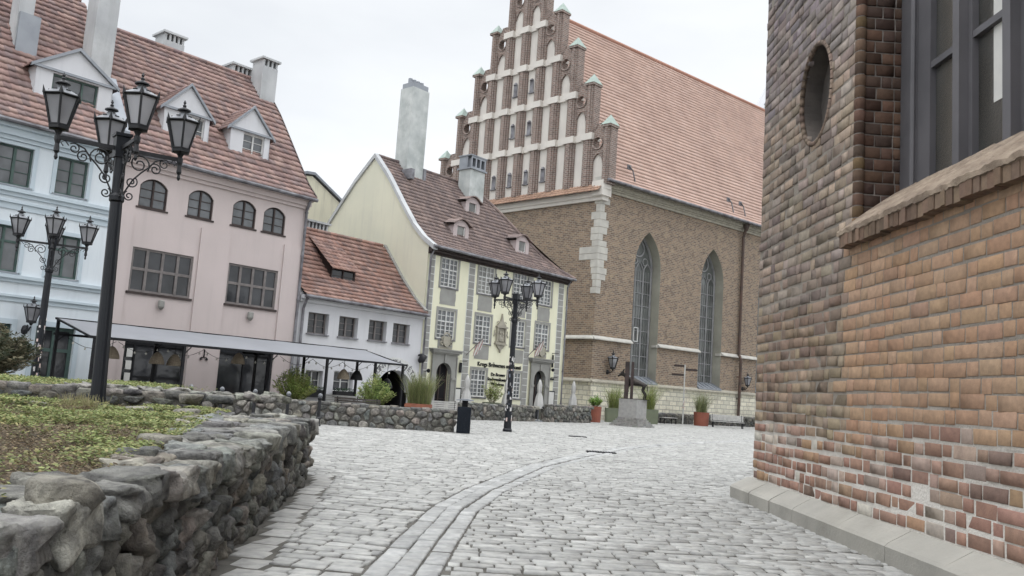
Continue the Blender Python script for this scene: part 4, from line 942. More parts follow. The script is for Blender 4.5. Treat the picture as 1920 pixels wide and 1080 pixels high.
n1 = t.nodes.new('ShaderNodeTexNoise'); n1.inputs['Scale'].default_value = 2.5; n1.inputs['Detail'].default_value = 8; L(t, g.outputs['Position'], n1.inputs['Vector'])
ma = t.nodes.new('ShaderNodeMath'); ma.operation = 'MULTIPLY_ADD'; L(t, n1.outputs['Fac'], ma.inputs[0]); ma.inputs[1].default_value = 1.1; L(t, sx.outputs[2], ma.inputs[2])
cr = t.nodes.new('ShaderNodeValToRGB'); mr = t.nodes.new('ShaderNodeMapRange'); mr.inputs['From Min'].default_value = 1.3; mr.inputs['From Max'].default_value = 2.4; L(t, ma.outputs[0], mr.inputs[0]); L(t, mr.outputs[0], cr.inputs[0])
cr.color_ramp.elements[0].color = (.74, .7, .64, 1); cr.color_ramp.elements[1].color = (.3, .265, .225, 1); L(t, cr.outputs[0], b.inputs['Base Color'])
bp = t.nodes.new('ShaderNodeBump'); bp.inputs['Strength'].default_value = .8; bp.inputs['Distance'].default_value = .02; n2 = t.nodes.new('ShaderNodeTexNoise'); n2.inputs['Scale'].default_value = 30; n2.inputs['Detail'].default_value = 6; L(t, g.outputs['Position'], n2.inputs['Vector']); L(t, n2.outputs['Fac'], bp.inputs['Height']); L(t, bp.outputs[0], b.inputs['Normal'])
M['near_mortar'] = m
mb = MB(); nh = (NC[0] - .7, NC[0] + .7, NC[1] - .9, NC[1] + .9)
wall(mb, NW, -.02, 13, 0, 12.6, [(SW0, SW1, 3.8, 12.6), nh], .003, .015)
rect = [(nh[0], nh[2]), (nh[1], nh[2]), (nh[1], nh[3]), (nh[0], nh[3])]
n = 40
for i in range(n):   # infill between the rectangle and the oval
    a0, a1 = 2 * PI * i / n, 2 * PI * (i + 1) / n
    def onrect(a):
        dx, dz = math.cos(a) * NA, math.sin(a) * NB_; k = min(.7 / abs(dx) if abs(dx) > 1e-6 else 9e9, .9 / abs(dz) if abs(dz) > 1e-6 else 9e9); return NC[0] + dx * k, NC[1] + dz * k
    e = lambda a, f=1: (NC[0] + NA * f * math.cos(a), NC[1] + NB_ * f * math.sin(a))
    p0, p1, q0, q1 = e(a0), e(a1), onrect(a0), onrect(a1)
    mb.quad(NW.P(q0[0], .003, q0[1]), NW.P(q1[0], .003, q1[1]), NW.P(p1[0], .003, p1[1]), NW.P(p0[0], .003, p0[1]))
mb.quad(NW.P(-.02, 0, 0), NW.P(-.02, -6, 0), NW.P(-.02, -6, 12.6), NW.P(-.02, 0, 12.6))
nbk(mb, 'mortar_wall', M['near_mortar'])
mb = MB(); e = lambda a, f=1: (NC[0] + NA * f * math.cos(a), NC[1] + NB_ * f * math.sin(a))
for i in range(n):
    a0, a1 = 2 * PI * i / n, 2 * PI * (i + 1) / n; p0, p1 = e(a0), e(a1)
    mb.quad(NW.P(p0[0], .01, p0[1]), NW.P(p1[0], .01, p1[1]), NW.P(p1[0], -.3, p1[1]), NW.P(p0[0], -.3, p0[1]))
mb.add([NW.P(e(2 * PI * i / n)[0], -.3, e(2 * PI * i / n)[1]) for i in range(n)], [tuple(range(n))])
ni = nbk(mb, 'niche', mat('niche_plaster', (.19, .165, .145), (.11, .098, .09), 1.8, .95, .5, 14, grime=.5, gcol=(.12, .11, .1)))
mb = MB()
for i in range(34):   # ring of rounded header bricks
    a0, a1 = 2 * PI * i / 34 + .01, 2 * PI * (i + 1) / 34 - .01
    mb.tube([NW.P(e(a, 1.04)[0], .0, e(a, 1.04)[1]) for a in (a0, (a0 + a1) / 2, a1)], .04, 8, col=jit((.25, .19, .15), .75, 1.15))
mb.build('niche_moulding', M['nbrick'], ni, world=True, smooth=True)
# deep brick reveal with a round shaft, facing the camera
V = []; RC = []; z = .36 + H_ * 21; row = 0; Cn = []; HL = []; HW = []
while z < 12.5:
    x = .1; k = row % 2
    while x < .62:
        l = (.26 if (k % 2) else .16) * random.uniform(.9, 1.1); k += 1; b_ = min(.64, x + l)
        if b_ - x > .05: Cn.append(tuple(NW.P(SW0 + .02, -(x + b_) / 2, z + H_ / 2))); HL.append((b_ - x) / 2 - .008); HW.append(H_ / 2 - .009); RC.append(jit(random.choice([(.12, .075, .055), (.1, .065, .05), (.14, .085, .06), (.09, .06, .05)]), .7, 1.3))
        x = b_
    z += H_; row += 1
N = len(Cn); Aa = np.tile(np.array(NW.n), (N, 1)); Bb = np.tile(np.array([0, 0, 1.]), (N, 1))
if np.cross(Aa[0], Bb[0]) @ np.array(NW.d) < 0: Aa = -Aa
V = pillows(np.array(Cn), Aa, Bb, np.array(HL), np.array(HW), np.full(N, .014), .03, .03, -.05, .96, .88)
o = batch('reveal_bricks', V, PIL, RC, M['nbrick'], None, False); o.parent = nb; o.matrix_parent_inverse = Matrix.Translation(-nb.location)
mb = MB(); z = .36 + H_ * 21
while z < 12.5:
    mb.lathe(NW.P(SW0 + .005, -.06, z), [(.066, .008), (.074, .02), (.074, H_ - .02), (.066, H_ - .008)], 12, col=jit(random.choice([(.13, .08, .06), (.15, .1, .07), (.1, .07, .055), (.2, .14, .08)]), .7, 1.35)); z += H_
mb.build('round_shaft', M['nbrick'], nb, world=True, smooth=True)
mb = MB(); mb.quad(NW.P(SW0 + .012, 0, 3.7), NW.P(SW0 + .012, -.7, 3.7), NW.P(SW0 + .012, -.7, 12.6), NW.P(SW0 + .012, 0, 12.6))
mb.quad(NW.P(SW1, 0, 3.7), NW.P(SW1, -.7, 3.7), NW.P(SW1, -.7, 12.6), NW.P(SW1, 0, 12.6)); mb.lathe(NW.P(SW0 + .005, -.06, 3.8), [(.06, 0), (.06, 8.7)], 10)
nbk(mb, 'reveal_mortar', mat('reveal_mortar', (.42, .38, .35), (.2, .17, .15), 3, .95, .6, 20))
# window
wf = MB(); o = -.62
wf.box(NW, SW0 + .0, SW0 + .34, o - .16, o + .02, 4.2, 12.6); wf.box(NW, SW0 + .34, SW0 + .66, o - .2, o - .05, 4.2, 12.6)
wf.tube([NW.P(SW0 + .32, o + .0, 4.2), NW.P(SW0 + .32, o + .0, 12.6)], .035, 8)
sv_ = SW0 + .66; mulls = [5.1, 6.08, 7.06, 8.04, 9.02]
for x in mulls: wf.box(NW, x, x + .3, o - .2, o - .05, 4.2, 12.6); wf.box(NW, x + .08, x + .22, o - .06, o + .06, 4.2, 12.6)
for z in (4.5, 5.98, 7.5, 9.0, 10.5, 12): wf.box(NW, SW0 + .6, SW1, o - .17, o - .06, z, z + .085)
w_ = nbk(wf, 'window', mat('grey_metal_frame', (.175, .168, .178), (.13, .126, .135), 1.2, .55, .15, 6, metal=.1, spec=.4))
edges = [SW0 + .66] + [m_ for x in mulls for m_ in (x, x + .3)] + [SW1]
for i in range(0, len(edges), 2):
    for j, z in enumerate((4.55, 6.03, 7.55, 9.05, 10.55)):
        g = MB(); g.quad(NW.P(edges[i], o - .13, z), NW.P(edges[i + 1], o - .13, z), NW.P(edges[i + 1], o - .13, z + 1.46), NW.P(edges[i], o - .13, z + 1.46))
        g.build('pane', M['big_pane'] if 'big_pane' in M else M.setdefault('big_pane', glassmat('big_pane', (.17, .19, .2), .12, .8)), w_, world=True)
        if i == 2 and j < 2:   # pale blind board behind the glass, seen in two lights
            q = MB(); q.box(NW, edges[i] + .3, edges[i + 1] - .02, o - .128, o - .124, z + (.55 if j == 0 else .03), z + 1.44); q.build('pale_board', M['paper'], w_, world=True)
bk = MB(); bk.quad(NW.P(SW0, o - .25, 3.8), NW.P(SW1, o - .25, 3.8), NW.P(SW1, o - .25, 12.6), NW.P(SW0, o - .25, 12.6)); bk.build('window_backing', M['void'], w_, world=True)
# sloping sill, laid in slabs with a ragged drip edge
mb = MB(); rs = random.Random(4); nS = 150; sa, sb = 3.68, SW1 + .2; rowsv = []
prof_s = [(-.66, 4.56), (-.45, 4.43), (-.22, 4.26), (0, 4.09), (.13, 3.97), (.17, 3.94), (.165, 3.88), (.10, 3.86), (-.03, 3.85)]
vs = []
for i in range(nS + 1):
    s = sa + (sb - sa) * i / nS
    for j, (a, z) in enumerate(prof_s):
        nn = mn.noise(Vector((s * 5, j * 1.7, 1))) * .016 + mn.noise(Vector((s * 17, j * 2.3, 4))) * .009
        ridge_ = .012 * math.sin(s * 40 + 3 * mn.noise(Vector((s * 3, 0, 0)))) * (1 if j < 4 else .3)
        joint = -.012 if (s % .82) < .05 else 0
        zz = min(z, 3.9 + (s - sa) * .75 + .1) if (s < SW0 and j < 4) else z
        aa = a if s >= SW0 - .02 or j > 2 else max(a, -.02 * j + .0)
        vs.append(NW.P(s, aa + (nn if j > 3 else 0), zz + nn + ridge_ + joint))
nj = len(prof_s)
mb.add(vs, [(i * nj + j, (i + 1) * nj + j, (i + 1) * nj + j + 1, i * nj + j + 1) for i in range(nS) for j in range(nj - 1)] + [tuple(range(nj))], col=(1, 1, 1))
nbk(mb, 'window_sill', mat('weathered_sill_stone', (.44, .35, .265), (.25, .19, .145), 3.2, .9, .8, 22, grime=.4, gcol=(.2, .17, .15), stretch=(3, .7, 1)))
mb = MB(); x = 3.7
while x < SW1 + .2:
    w = rs.uniform(.09, .13); mb.box(NW, x + .004, x + w - .004, .01, .15 + rs.uniform(-.015, .012), 3.72 + rs.uniform(-.01, .012), 3.9, col=jit((.24, .17, .125), .7, 1.25, rs)); x += w
nbk(mb, 'sill_edge_bricks', M['nbrick'])
# plinth slabs
mb = MB(); s = -.26; rs = random.Random(8)
while s < 13:
    l = rs.uniform(.9, 1.5); e_ = min(13, s + l); d_ = rs.uniform(-.012, .012)
    mb.xprism(NW, [(-.1, -.1), (.31 + d_, -.1), (.315 + d_, .19), (.28 + d_, .225), (.03, .365), (-.1, .37)], s + .006, e_ - .006); s = e_
nbk(mb, 'plinth', mat('worn_plinth_stone', (.47, .45, .4), (.36, .345, .31), 1.4, .9, .5, 18, grime=.45, gcol=(.24, .22, .18)))
mb = MB(); mb.box(NW, 0, 13, -6, -.75, 0, 12.5); nbk(mb, 'rear_walls', M['near_mortar'])

# ------------------------------------------------------------------ rubble stone walls
def voronoi(a0, a1, b0, b1, ca, cb_, rnd):
    pts = []; nb_ = max(1, round((b1 - b0) / cb_)); na = max(1, round((a1 - a0) / ca))
    for j in range(nb_):
        for i in range(na): pts.append((a0 + (i + .5 + (.25 if j % 2 else -.25) + rnd.uniform(-.33, .33)) * (a1 - a0) / na, b0 + (j + .5 + rnd.uniform(-.3, .3)) * (b1 - b0) / nb_))
    out = []; asp = ca / cb_
    for k, (px, py) in enumerate(pts):
        poly = [(a0, b0), (a1, b0), (a1, b1), (a0, b1)]
        for q, (qx, qy) in enumerate(pts):
            if q == k or abs(qx - px) > 3 * ca or abs(qy - py) > 3 * cb_: continue
            mx_, my_ = (px + qx) / 2, (py + qy) / 2; nx, ny = (qx - px), (qy - py) * asp * asp * .6; np_ = []
            for i in range(len(poly)):
                A, B = poly[i], poly[(i + 1) % len(poly)]; da = (A[0] - mx_) * nx + (A[1] - my_) * ny; db = (B[0] - mx_) * nx + (B[1] - my_) * ny
                if da <= 0: np_.append(A)
                if da * db < 0: t_ = da / (da - db); np_.append((A[0] + (B[0] - A[0]) * t_, A[1] + (B[1] - A[1]) * t_))
            poly = np_
            if len(poly) < 3: break
        if len(poly) >= 3: out.append(poly)
    return out
def smooth_poly(poly, n, rnd):
    p = poly
    for _ in range(2): p = [((a[0] * .78 + b[0] * .22, a[1] * .78 + b[1] * .22), (a[0] * .22 + b[0] * .78, a[1] * .22 + b[1] * .78)) for a, b in zip(p, p[1:] + p[:1])]; p = [x for y in p for x in y]
    Ls = [math.dist(a, b) for a, b in zip(p, p[1:] + p[:1])]; T = sum(Ls); out = []; u = 0; i = 0; acc = 0
    for k in range(n):
        tt = T * k / n
        while acc + Ls[i] < tt: acc += Ls[i]; i += 1
        f = (tt - acc) / max(1e-9, Ls[i]); a, b = p[i], p[(i + 1) % len(p)]; out.append((a[0] + (b[0] - a[0]) * f, a[1] + (b[1] - a[1]) * f))
    return out
ROCK = [(.2, .195, .18), (.25, .24, .22), (.16, .157, .152), (.29, .275, .245), (.21, .205, .195), (.2, .203, .2), (.25, .225, .2)]
def rubble(mb, Pf, a0, a1, b0, b1, ca, cb_, depth, rnd, n=14, gap=.012, cols=ROCK, nz=.02, top=1.):
    for poly in voronoi(a0, a1, b0, b1, ca, cb_, rnd):
        sp = smooth_poly(poly, n, rnd); cx = sum(p[0] for p in sp) / n; cy = sum(p[1] for p in sp) / n
        dd = depth * rnd.uniform(.55, 1.35); ta, tb = rnd.uniform(-.3, .3), rnd.uniform(-.25, .25); seed = rnd.uniform(0, 90); vs = []
        size = min(math.dist(p, (cx, cy)) for p in sp); g = min(.35, gap / max(.02, size)); col = jit(rnd.choice(cols), .8, 1.2, rnd)
        rings = ((1 - g, -.5), (1 - g, .3), (.9 - g * .5, .72), (.66, .95), (.34, 1.03))
        for k, h in rings:
            for x, y in sp:
                X, Y = cx + (x - cx) * k, cy + (y - cy) * k
                w = mn.noise(Vector((X * 7 + seed, Y * 7, h))) * nz * 1.6 + mn.noise(Vector((X * 19 + seed, Y * 19, h))) * nz * .7
                hh = dd * h + ((X - cx) * ta + (Y - cy) * tb) * (h > 0) + w * (h > 0)
                vs.append(Pf(X + w * .4, Y + w * .4, hh))
        vs.append(Pf(cx, cy, dd * 1.04)); R_ = len(rings)
        fs = [(r * n + i, r * n + (i + 1) % n, (r + 1) * n + (i + 1) % n, (r + 1) * n + i) for r in range(R_ - 1) for i in range(n)] + [((R_ - 1) * n + i, (R_ - 1) * n + (i + 1) % n, R_ * n) for i in range(n)]
        mb.add(vs, fs, col)
def stone3d(mb, c, ax, sz, rnd, col=None, n=8, ex=.45, nz=.12):
    """rounded irregular block: superellipsoid with noise; ax = three axes"""
    m_ = n; k_ = n * 2; vs = []; seed = rnd.uniform(0, 99); col = col or jit(rnd.choice(ROCK), .8, 1.2, rnd)
    f = lambda v, e: math.copysign(abs(v) ** e, v)
    sk = rnd.uniform(-.18, .18); sk2 = rnd.uniform(-.18, .18)
    for i in range(m_ + 1):
        ph = -PI / 2 + PI * i / m_
        for j in range(k_):
            th = 2 * PI * j / k_; x, y, z = f(math.cos(ph), ex) * f(math.cos(th), ex), f(math.cos(ph), ex) * f(math.sin(th), ex), f(math.sin(ph), ex)
            q_ = Vector((x + seed, y, z)); d_ = 1 + nz * (mn.noise(q_ * 1.3) * 1.2 + .5 * abs(mn.noise(q_ * 3)) + (.3 * mn.noise(q_ * 8) if n > 9 else 0)) - nz * .2
            x += sk * y + .1 * z * sk2; z += sk2 * x * .5
            vs.append(Vector(c) + ax[0] * (x * sz[0] * d_) + ax[1] * (y * sz[1] * d_) + ax[2] * (z * sz[2] * d_))
    mb.add(vs, [(i * k_ + j, i * k_ + (j + 1) % k_, (i + 1) * k_ + (j + 1) % k_, (i + 1) * k_ + j) for i in range(m_) for j in range(k_)], col)

# near planter wall: runs from beside the camera to the corner, then turns left
rn = random.Random(21); HT = .9
wn = thing('planter_wall', 'long rough fieldstone wall of the raised flower bed in the near left foreground', 'stone wall', (-2, 8, 0))
wd = Vector((-.1143, .99345, 0)); wn_ = Vector((.99345, .1143, 0)); W0 = Vector((wallx(0) , 0, 0))
face = lambda a, b, h: W0 + wd * a + wn_ * (h - .11) + Vector((0, 0, b))
mb = MB()
for a0 in range(-3, 14):
    a1 = min(a0 + 1, 13.75)
    if a0 < 9: rubble(mb, face, a0, a1, -.05, HT - .14, .25, .2, .09, rn, n=20, nz=.045)
    else: rubble(mb, face, a0, a1, -.05, HT - .14, .28, .22, .1, rn, n=14, nz=.028)
E1 = W0 + wd * 13.75; endf = lambda a, b, h: E1 - wn_ * (a + .06) + wd * (h - .05) + Vector((0, 0, b))
rubble(mb, endf, 0, 1.9, -.05, HT - .1, .3, .23, .09, rn)
mb.build('face_stones', M['rock'], wn, world=True, smooth=True)
mb = MB(); zt = HT
def topw(a): return .4 + .125 * max(0, a - 5.5)
a = -2.5
while a < 13.7:
    l = rn.uniform(.22, .5) if a < 9 else rn.uniform(.28, .45); off = 0; w = topw(a)
    x = 0.05
    while x < w:
        d_ = rn.uniform(.26, .42); hh = rn.uniform(.09, .13); c = W0 + wd * (a + l / 2 + rn.uniform(-.04, .04)) - wn_ * (x + d_ / 2 - .05 + rn.uniform(-.03, .03)) + Vector((0, 0, zt - hh * .75 + rn.uniform(-.045, .04)))
        r3 = rn.uniform(-.25, .25); axa = (wd * math.cos(r3) + wn_ * math.sin(r3)); axb = Vector((0, 0, 1)).cross(axa); tz = Vector((rn.uniform(-.12, .12), rn.uniform(-.12, .12), 1)).normalized()
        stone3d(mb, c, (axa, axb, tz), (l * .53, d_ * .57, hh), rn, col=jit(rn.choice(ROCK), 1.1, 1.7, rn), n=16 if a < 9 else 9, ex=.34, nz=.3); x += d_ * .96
    a += l * .97
mb.build('top_stones', M['rock'], wn, world=True, smooth=True)
mb = MB(); nseg = 60
tops = []
for i in range(nseg + 1): a = -3 + 16.7 * i / nseg; tops.append(a)
for a_, b_ in zip(tops, tops[1:]):
    p = [W0 + wd * a_ - wn_ * .12, W0 + wd * b_ - wn_ * .12, W0 + wd * b_ - wn_ * (topw(b_) + .1), W0 + wd * a_ - wn_ * (topw(a_) + .1)]
    mb.add([q for q in p] + [q + Vector((0, 0, HT - .07)) for q in p], [(4, 5, 6, 7), (0, 1, 5, 4), (2, 3, 7, 6), (1, 2, 6, 5), (0, 4, 7, 3)])
mb.build('mortar_core', M['mortar_dark'], wn, world=True)

def rubble_wall(name, label, p0, p1, th, h, rnd, ca=.33, cb_=.24, group=None, topn=True, z0=0, n=12, cols=ROCK, gap=.012):
    p0 = Vector((*p0, z0)); p1 = Vector((*p1, z0)); d = (p1 - p0); Ln = d.length; d.normalize(); nrm = Vector((d.y, -d.x, 0))
    if nrm.y > 0: nrm = -nrm     # towards the camera
    r = thing(name, label, 'stone wall', (p0 + p1) / 2, group=group); mb = MB(); a = 0
    while a < Ln - .01:
        b = min(a + 2, Ln); rubble(mb, lambda u, v, hh: p0 + d * u + nrm * (hh - .03) + Vector((0, 0, v)), a, b, -.05, h - .08, ca, cb_, .07, rnd, n=n, cols=cols, gap=gap); a = b
    for q, s_ in ((p0, -1), (p1, 1)): rubble(mb, lambda u, v, hh: q - nrm * u + d * (s_ * (hh - .03)) + Vector((0, 0, v)), 0, th, -.05, h - .08, ca, cb_, .07, rnd, n=n, cols=cols)
    mb.build('face_stones', M['rock'], r, world=True, smooth=True)
    mb = MB(); a = 0
    while a < Ln:
        l = rnd.uniform(.25, .5); x = 0
        while x < th:
            dd = rnd.uniform(.22, .36); hh = rnd.uniform(.06, .1); c = p0 + d * (a + l / 2) - nrm * (x + dd / 2) + Vector((0, 0, h - hh * .8 + rnd.uniform(-.02, .03)))
            stone3d(mb, c, (d, nrm, Vector((rnd.uniform(-.1, .1), rnd.uniform(-.1, .1), 1)).normalized()), (l * .52, dd * .55, hh), rnd, n=6, ex=.45, nz=.2); x += dd * .95
        a += l * .96
    mb.build('top_stones', M['rock'], r, world=True, smooth=True)
    mb = MB(); q = [p0 - nrm * .01, p1 - nrm * .01, p1 - nrm * th, p0 - nrm * th]
    mb.add(q + [v + Vector((0, 0, h - .06)) for v in q], [(4, 5, 6, 7), (0, 1, 5, 4), (2, 3, 7, 6), (1, 2, 6, 5), (0, 4, 7, 3)]); mb.build('mortar_core', M['mortar_dark'], r, world=True)
    return r
rr = random.Random(31)
rubble_wall('bed_edging_wall', 'low mossy stone retaining wall of the upper flower bed, behind the big near street lamp', (-16, 11.6), (-4.95, 14.75), .42, .34, rr, .34, .19, z0=.8, n=14)
rubble_wall('stone_wall', 'short fieldstone wall ending beside the black litter bin, benches behind it', (-10.5, 28.7), (-1.72, 30.25), .5, .76, rr, .34, .24, 'low stone walls round the square', cols=[tuple(c * 1.25 for c in k) for k in ROCK])
rubble_wall('stone_wall', 'low stone wall between the litter bin and the pub door, olive planter in front', (-2.4, 42.9), (1.75, 47.6), .5, .85, rr, .4, .26, 'low stone walls round the square')
rubble_wall('stone_wall', 'low stone wall right of the pub door gap, red planter at its right end', (2.5, 48.3), (5.3, 52.2), .5, .98, rr, .4, .26, 'low stone walls round the square')
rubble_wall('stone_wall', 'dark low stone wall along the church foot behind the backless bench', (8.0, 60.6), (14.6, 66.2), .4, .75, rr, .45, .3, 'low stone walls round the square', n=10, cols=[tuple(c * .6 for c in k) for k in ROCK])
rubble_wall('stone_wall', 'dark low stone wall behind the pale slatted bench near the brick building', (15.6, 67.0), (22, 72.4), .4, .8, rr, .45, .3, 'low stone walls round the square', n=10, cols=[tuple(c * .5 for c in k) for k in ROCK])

# ------------------------------------------------------------------ flower beds
def in_bed(x, y):
    if y > 14.6 or y < -2: return False
    return x < wallx(y) - topw(y) - .0 and (y - 11.6) < (x + 16) * .285 + .0
mb = MB(); gx = np.arange(-16, -1.4, .16); gy = np.arange(-2.4, 15.2, .16); idx = {}; vs = []
for i, x in enumerate(gx):
    for j, y in enumerate(gy):
        if x < wallx(y) - .1 and y < 11.8 + (x + 16) * .285 and x > -16 and abs(x) < y * .8 + 5:
            idx[i, j] = len(vs); vs.append((x, y, .82 + .05 * mn.noise(Vector((x * .8, y * .8, 0))) + .035 * mn.noise(Vector((x * 4, y * 4, 1))) - (.05 if x > wallx(y) - topw(y) else 0)))
mb.add(vs, [(idx[i, j], idx[i + 1, j], idx[i + 1, j + 1], idx[i, j + 1]) for (i, j) in idx if (i + 1, j) in idx and (i + 1, j + 1) in idx and (i, j + 1) in idx])
tag(mb.build('soil', M['soil'], smooth=True), kind='structure')
mb = MB(); vs = []; idx = {}
for i, x in enumerate(np.arange(-22, -4.4, .3)):
    for j, y in enumerate(np.arange(11, 20.2, .3)):
        if y > 11.75 + (x + 16) * .285 and x < -4.9 + .0 * y: idx[i, j] = len(vs); vs.append((x, y, 1.08 + .05 * mn.noise(Vector((x, y, 0)))))
mb.add(vs, [(idx[i, j], idx[i + 1, j], idx[i + 1, j + 1], idx[i, j + 1]) for (i, j) in idx if (i + 1, j) in idx and (i + 1, j + 1) in idx and (i, j + 1) in idx])
tag(mb.build('soil', M['soil'], smooth=True), kind='structure')
def leaves(pts, size, cols, spread=.5, up=.5):
    V = []; C = []
    for p, s_, c in zip(pts, size, cols):
        a = random.uniform(0, 2 * PI); t = Vector((math.cos(a), math.sin(a), random.uniform(-.2, up))).normalized(); b = Vector((-math.sin(a), math.cos(a), random.uniform(-.5, .5))).normalized()
        q = Vector(p); V.append([q, q + t * s_ * .5 + b * s_ * .32, q + t * s_, q + t * s_ * .5 - b * s_ * .32]); C.append(c)
    return V, C
GREEN = [(.24, .29, .1), (.3, .35, .13), (.19, .24, .09), (.35, .39, .16)]; YEL = [(.38, .35, .15), (.43, .39, .18), (.33, .31, .14)]; DRY = [(.2, .14, .085), (.27, .2, .12), (.15, .11, .07), (.34, .27, .17), (.19, .17, .09), (.12, .1, .07)]
rg = random.Random(77); P_, Z_, C_ = [], [], []
while len(P_) < 120000:
    y = 2.2 + 12.6 * rg.random() ** .75; x = rg.uniform(-15, -1.8)
    if not in_bed(x, y) or abs(x) > y * .72 + 1.2: continue
    n1 = mn.noise(Vector((x * .55, y * .55, 5))); n2 = mn.noise(Vector((x * 2.1, y * 2.1, 9)))
    edge = (wallx(y) - topw(y)) - x; far = y > 9.5 + .25 * (x + 9)
    g = n1 * 1.2 + n2 * 1.0 + .7 * mn.noise(Vector((x * 6, y * 6, 3))) + (.42 if far and x < -3.6 - .25 * (y - 9) else 0) + (.3 if edge < .45 else 0) - .14
    if rg.random() < max(.0, -g * .6): continue
    if g > .2: c = rg.choice(GREEN if rg.random() < .75 else YEL); h = rg.uniform(.02, .1) + .04
    elif g > -.06: c = rg.choice(YEL + GREEN + DRY); h = rg.uniform(0, .08)
    else: c = rg.choice(DRY); h = rg.uniform(0, .07)
    P_.append((x, y, .82 + .05 * mn.noise(Vector((x * .8, y * .8, 0))) + h)); Z_.append(rg.uniform(.018, .04) * (1 + y * .045) * (1 if g > -.06 else .62)); k = rg.uniform(.7, 1.25); C_.append(tuple(v * k for v in c))
V, C = leaves(P_, Z_, C_)
tag(batch('ground_cover', V, [(0, 1, 2, 3)], C, M['leaf'], None, False), 'patchy low ground cover of yellow green leaves and dry brown stems inside the near stone wall', 'ground cover', kind='stuff')
P_, Z_, C_ = [], [], []
while len(P_) < 22000:
    x = rg.uniform(-17, -4.9); y = rg.uniform(11.9, 19.6)
    if y < 12.05 + (x + 16) * .285 or abs(x) > .72 * y + .5 or x > -7.3 + rg.uniform(-.8, .8): continue
    n1 = mn.noise(Vector((x * .7, y * .7, 15)))
    if rg.random() < .5 - n1: continue
    P_.append((x, y, 1.09 + rg.uniform(0, .09) + .05 * n1)); Z_.append(rg.uniform(.035, .075)); k = rg.uniform(.7, 1.2); C_.append(tuple(v * k for v in rg.choice(GREEN + YEL[:1])))
V, C = leaves(P_, Z_, C_)
tag(batch('ground_cover', V, [(0, 1, 2, 3)], C, M['leaf'], None, False), 'fresh green ground cover on the upper bed behind the low retaining wall', 'ground cover', kind='stuff')
# twigs and dry stems
mb = MB()
for k in range(3800):
    y = 2.4 + 11 * rg.random() ** .8; x = rg.uniform(-12, -2)
    if not in_bed(x, y): continue
    p = Vector((x, y, .84)); a = rg.uniform(0, 6.3); l = rg.uniform(.05, .2); q = p + Vector((math.cos(a) * l, math.sin(a) * l, rg.uniform(.01, .09))); mb.tube([p, (p + q) / 2 + Vector((0, 0, .015)), q], .003, 3, col=(.22, .16, .1), cap=False)
tag(mb.build('dry_stems', M['rock']), 'thin dry brown stems lying over the bare soil of the near bed', 'twigs', kind='stuff')
# loose stones lying on the rear edge of the bed and on the mossy wall
def loose(x, y, z, sx, sy, sz, lab):
    mb = MB(); r = rg.uniform(0, 3); stone3d(mb, (0, 0, sz * .6), (Vector((math.cos(r), math.sin(r), 0)), Vector((-math.sin(r), math.cos(r), 0)), Vector((0, 0, 1))), (sx, sy, sz), rg, col=(.33, .31, .27), n=8, ex=.5, nz=.25)
    o = mb.build('loose_stone', M['rock'], None, True); o.location = (x, y, z); tag(o, lab, 'stone', 'loose stones in the flower bed')
loose(-1.95, 3.95, .9, .16, .13, .08, 'humped grey stone on the inner edge of the near wall, at the left edge')
loose(-3.1, 7.9, .86, .22, .13, .06, 'long flat grey stone on the inner side of the near planter wall')
loose(-4.0, 11.2, .86, .2, .15, .07, 'pale block of stone at the far inner corner of the bed')
loose(-4.6, 12.6, .84, .24, .16, .09, 'largest pale stone near the far corner, before the retaining wall')
loose(-5.4, 12.8, .84, .2, .14, .08, 'rounded small stone at the foot of the retaining wall')
loose(-4.9, 13.5, 1.05, .22, .16, .08, 'grey stone on top of the right end of the retaining wall')
loose(-6.9, 12.6, .84, .26, .12, .07, 'low flat stone at the foot of the retaining wall left of the big lamp')
bank = [stone3d_obj for stone3d_obj in ()]
protos = []
for k in range(5):
    mb = MB(); stone3d(mb, (0, 0, 0), (Vector((1, 0, 0)), Vector((0, 1, 0)), Vector((0, 0, 1))), (rg.uniform(.13, .22), rg.uniform(.1, .15), rg.uniform(.05, .09)), rg, col=jit((.33, .32, .29), .8, 1.15, rg), n=9, ex=.4, nz=.35); o = mb.build('rubble_stone', M['rock'], None, True)
    tag(o, 'pale weathered stone lying among others on the rubble bank behind the retaining wall', 'stone', 'stones of the rubble bank'); protos.append(o)
for k in range(46):
    o = protos[k] if k < 5 else link('rubble_stone', protos[k % 5].data, None)
    if k >= 5: tag(o, protos[0]['label'], 'stone', 'stones of the rubble bank')
    x = rg.uniform(-7.6, -4.3); y = 12.05 + (x + 16) * .285 + rg.uniform(-.25, 1.6); o.location = (x, y, 1.13 + rg.uniform(-.03, .05) - .01 * (y - 13.5)); o.rotation_euler = (rg.uniform(-.25, .25), rg.uniform(-.25, .25), rg.uniform(0, 6.3)); q_ = rg.uniform(.7, 1.15); o.scale = (q_, q_, q_)
V = []; C = []
for k in range(220):   # grass tuft at the foot of the near lamp
    a = rg.uniform(0, 6.3); r = rg.uniform(.05, .4); p = Vector((-6.45 + r * math.cos(a), 13.2 + r * .4 * math.sin(a), .84)); h = rg.uniform(.08, .26); d = Vector((rg.uniform(-.1, .1), rg.uniform(-.1, .1), h)); w = Vector((.006, 0, 0))
    V.append([p - w, p + w, p + d + w * .3, p + d - w * .3]); C.append(rg.choice([(.4, .36, .2), (.34, .33, .16), (.45, .4, .24)]))
tag(batch('grass_tuft', V, [(0, 1, 2, 3)], C, M['leaf'], None, False), 'tuft of dry straw coloured grass at the foot of the big near lamp', 'grass', kind='stuff')

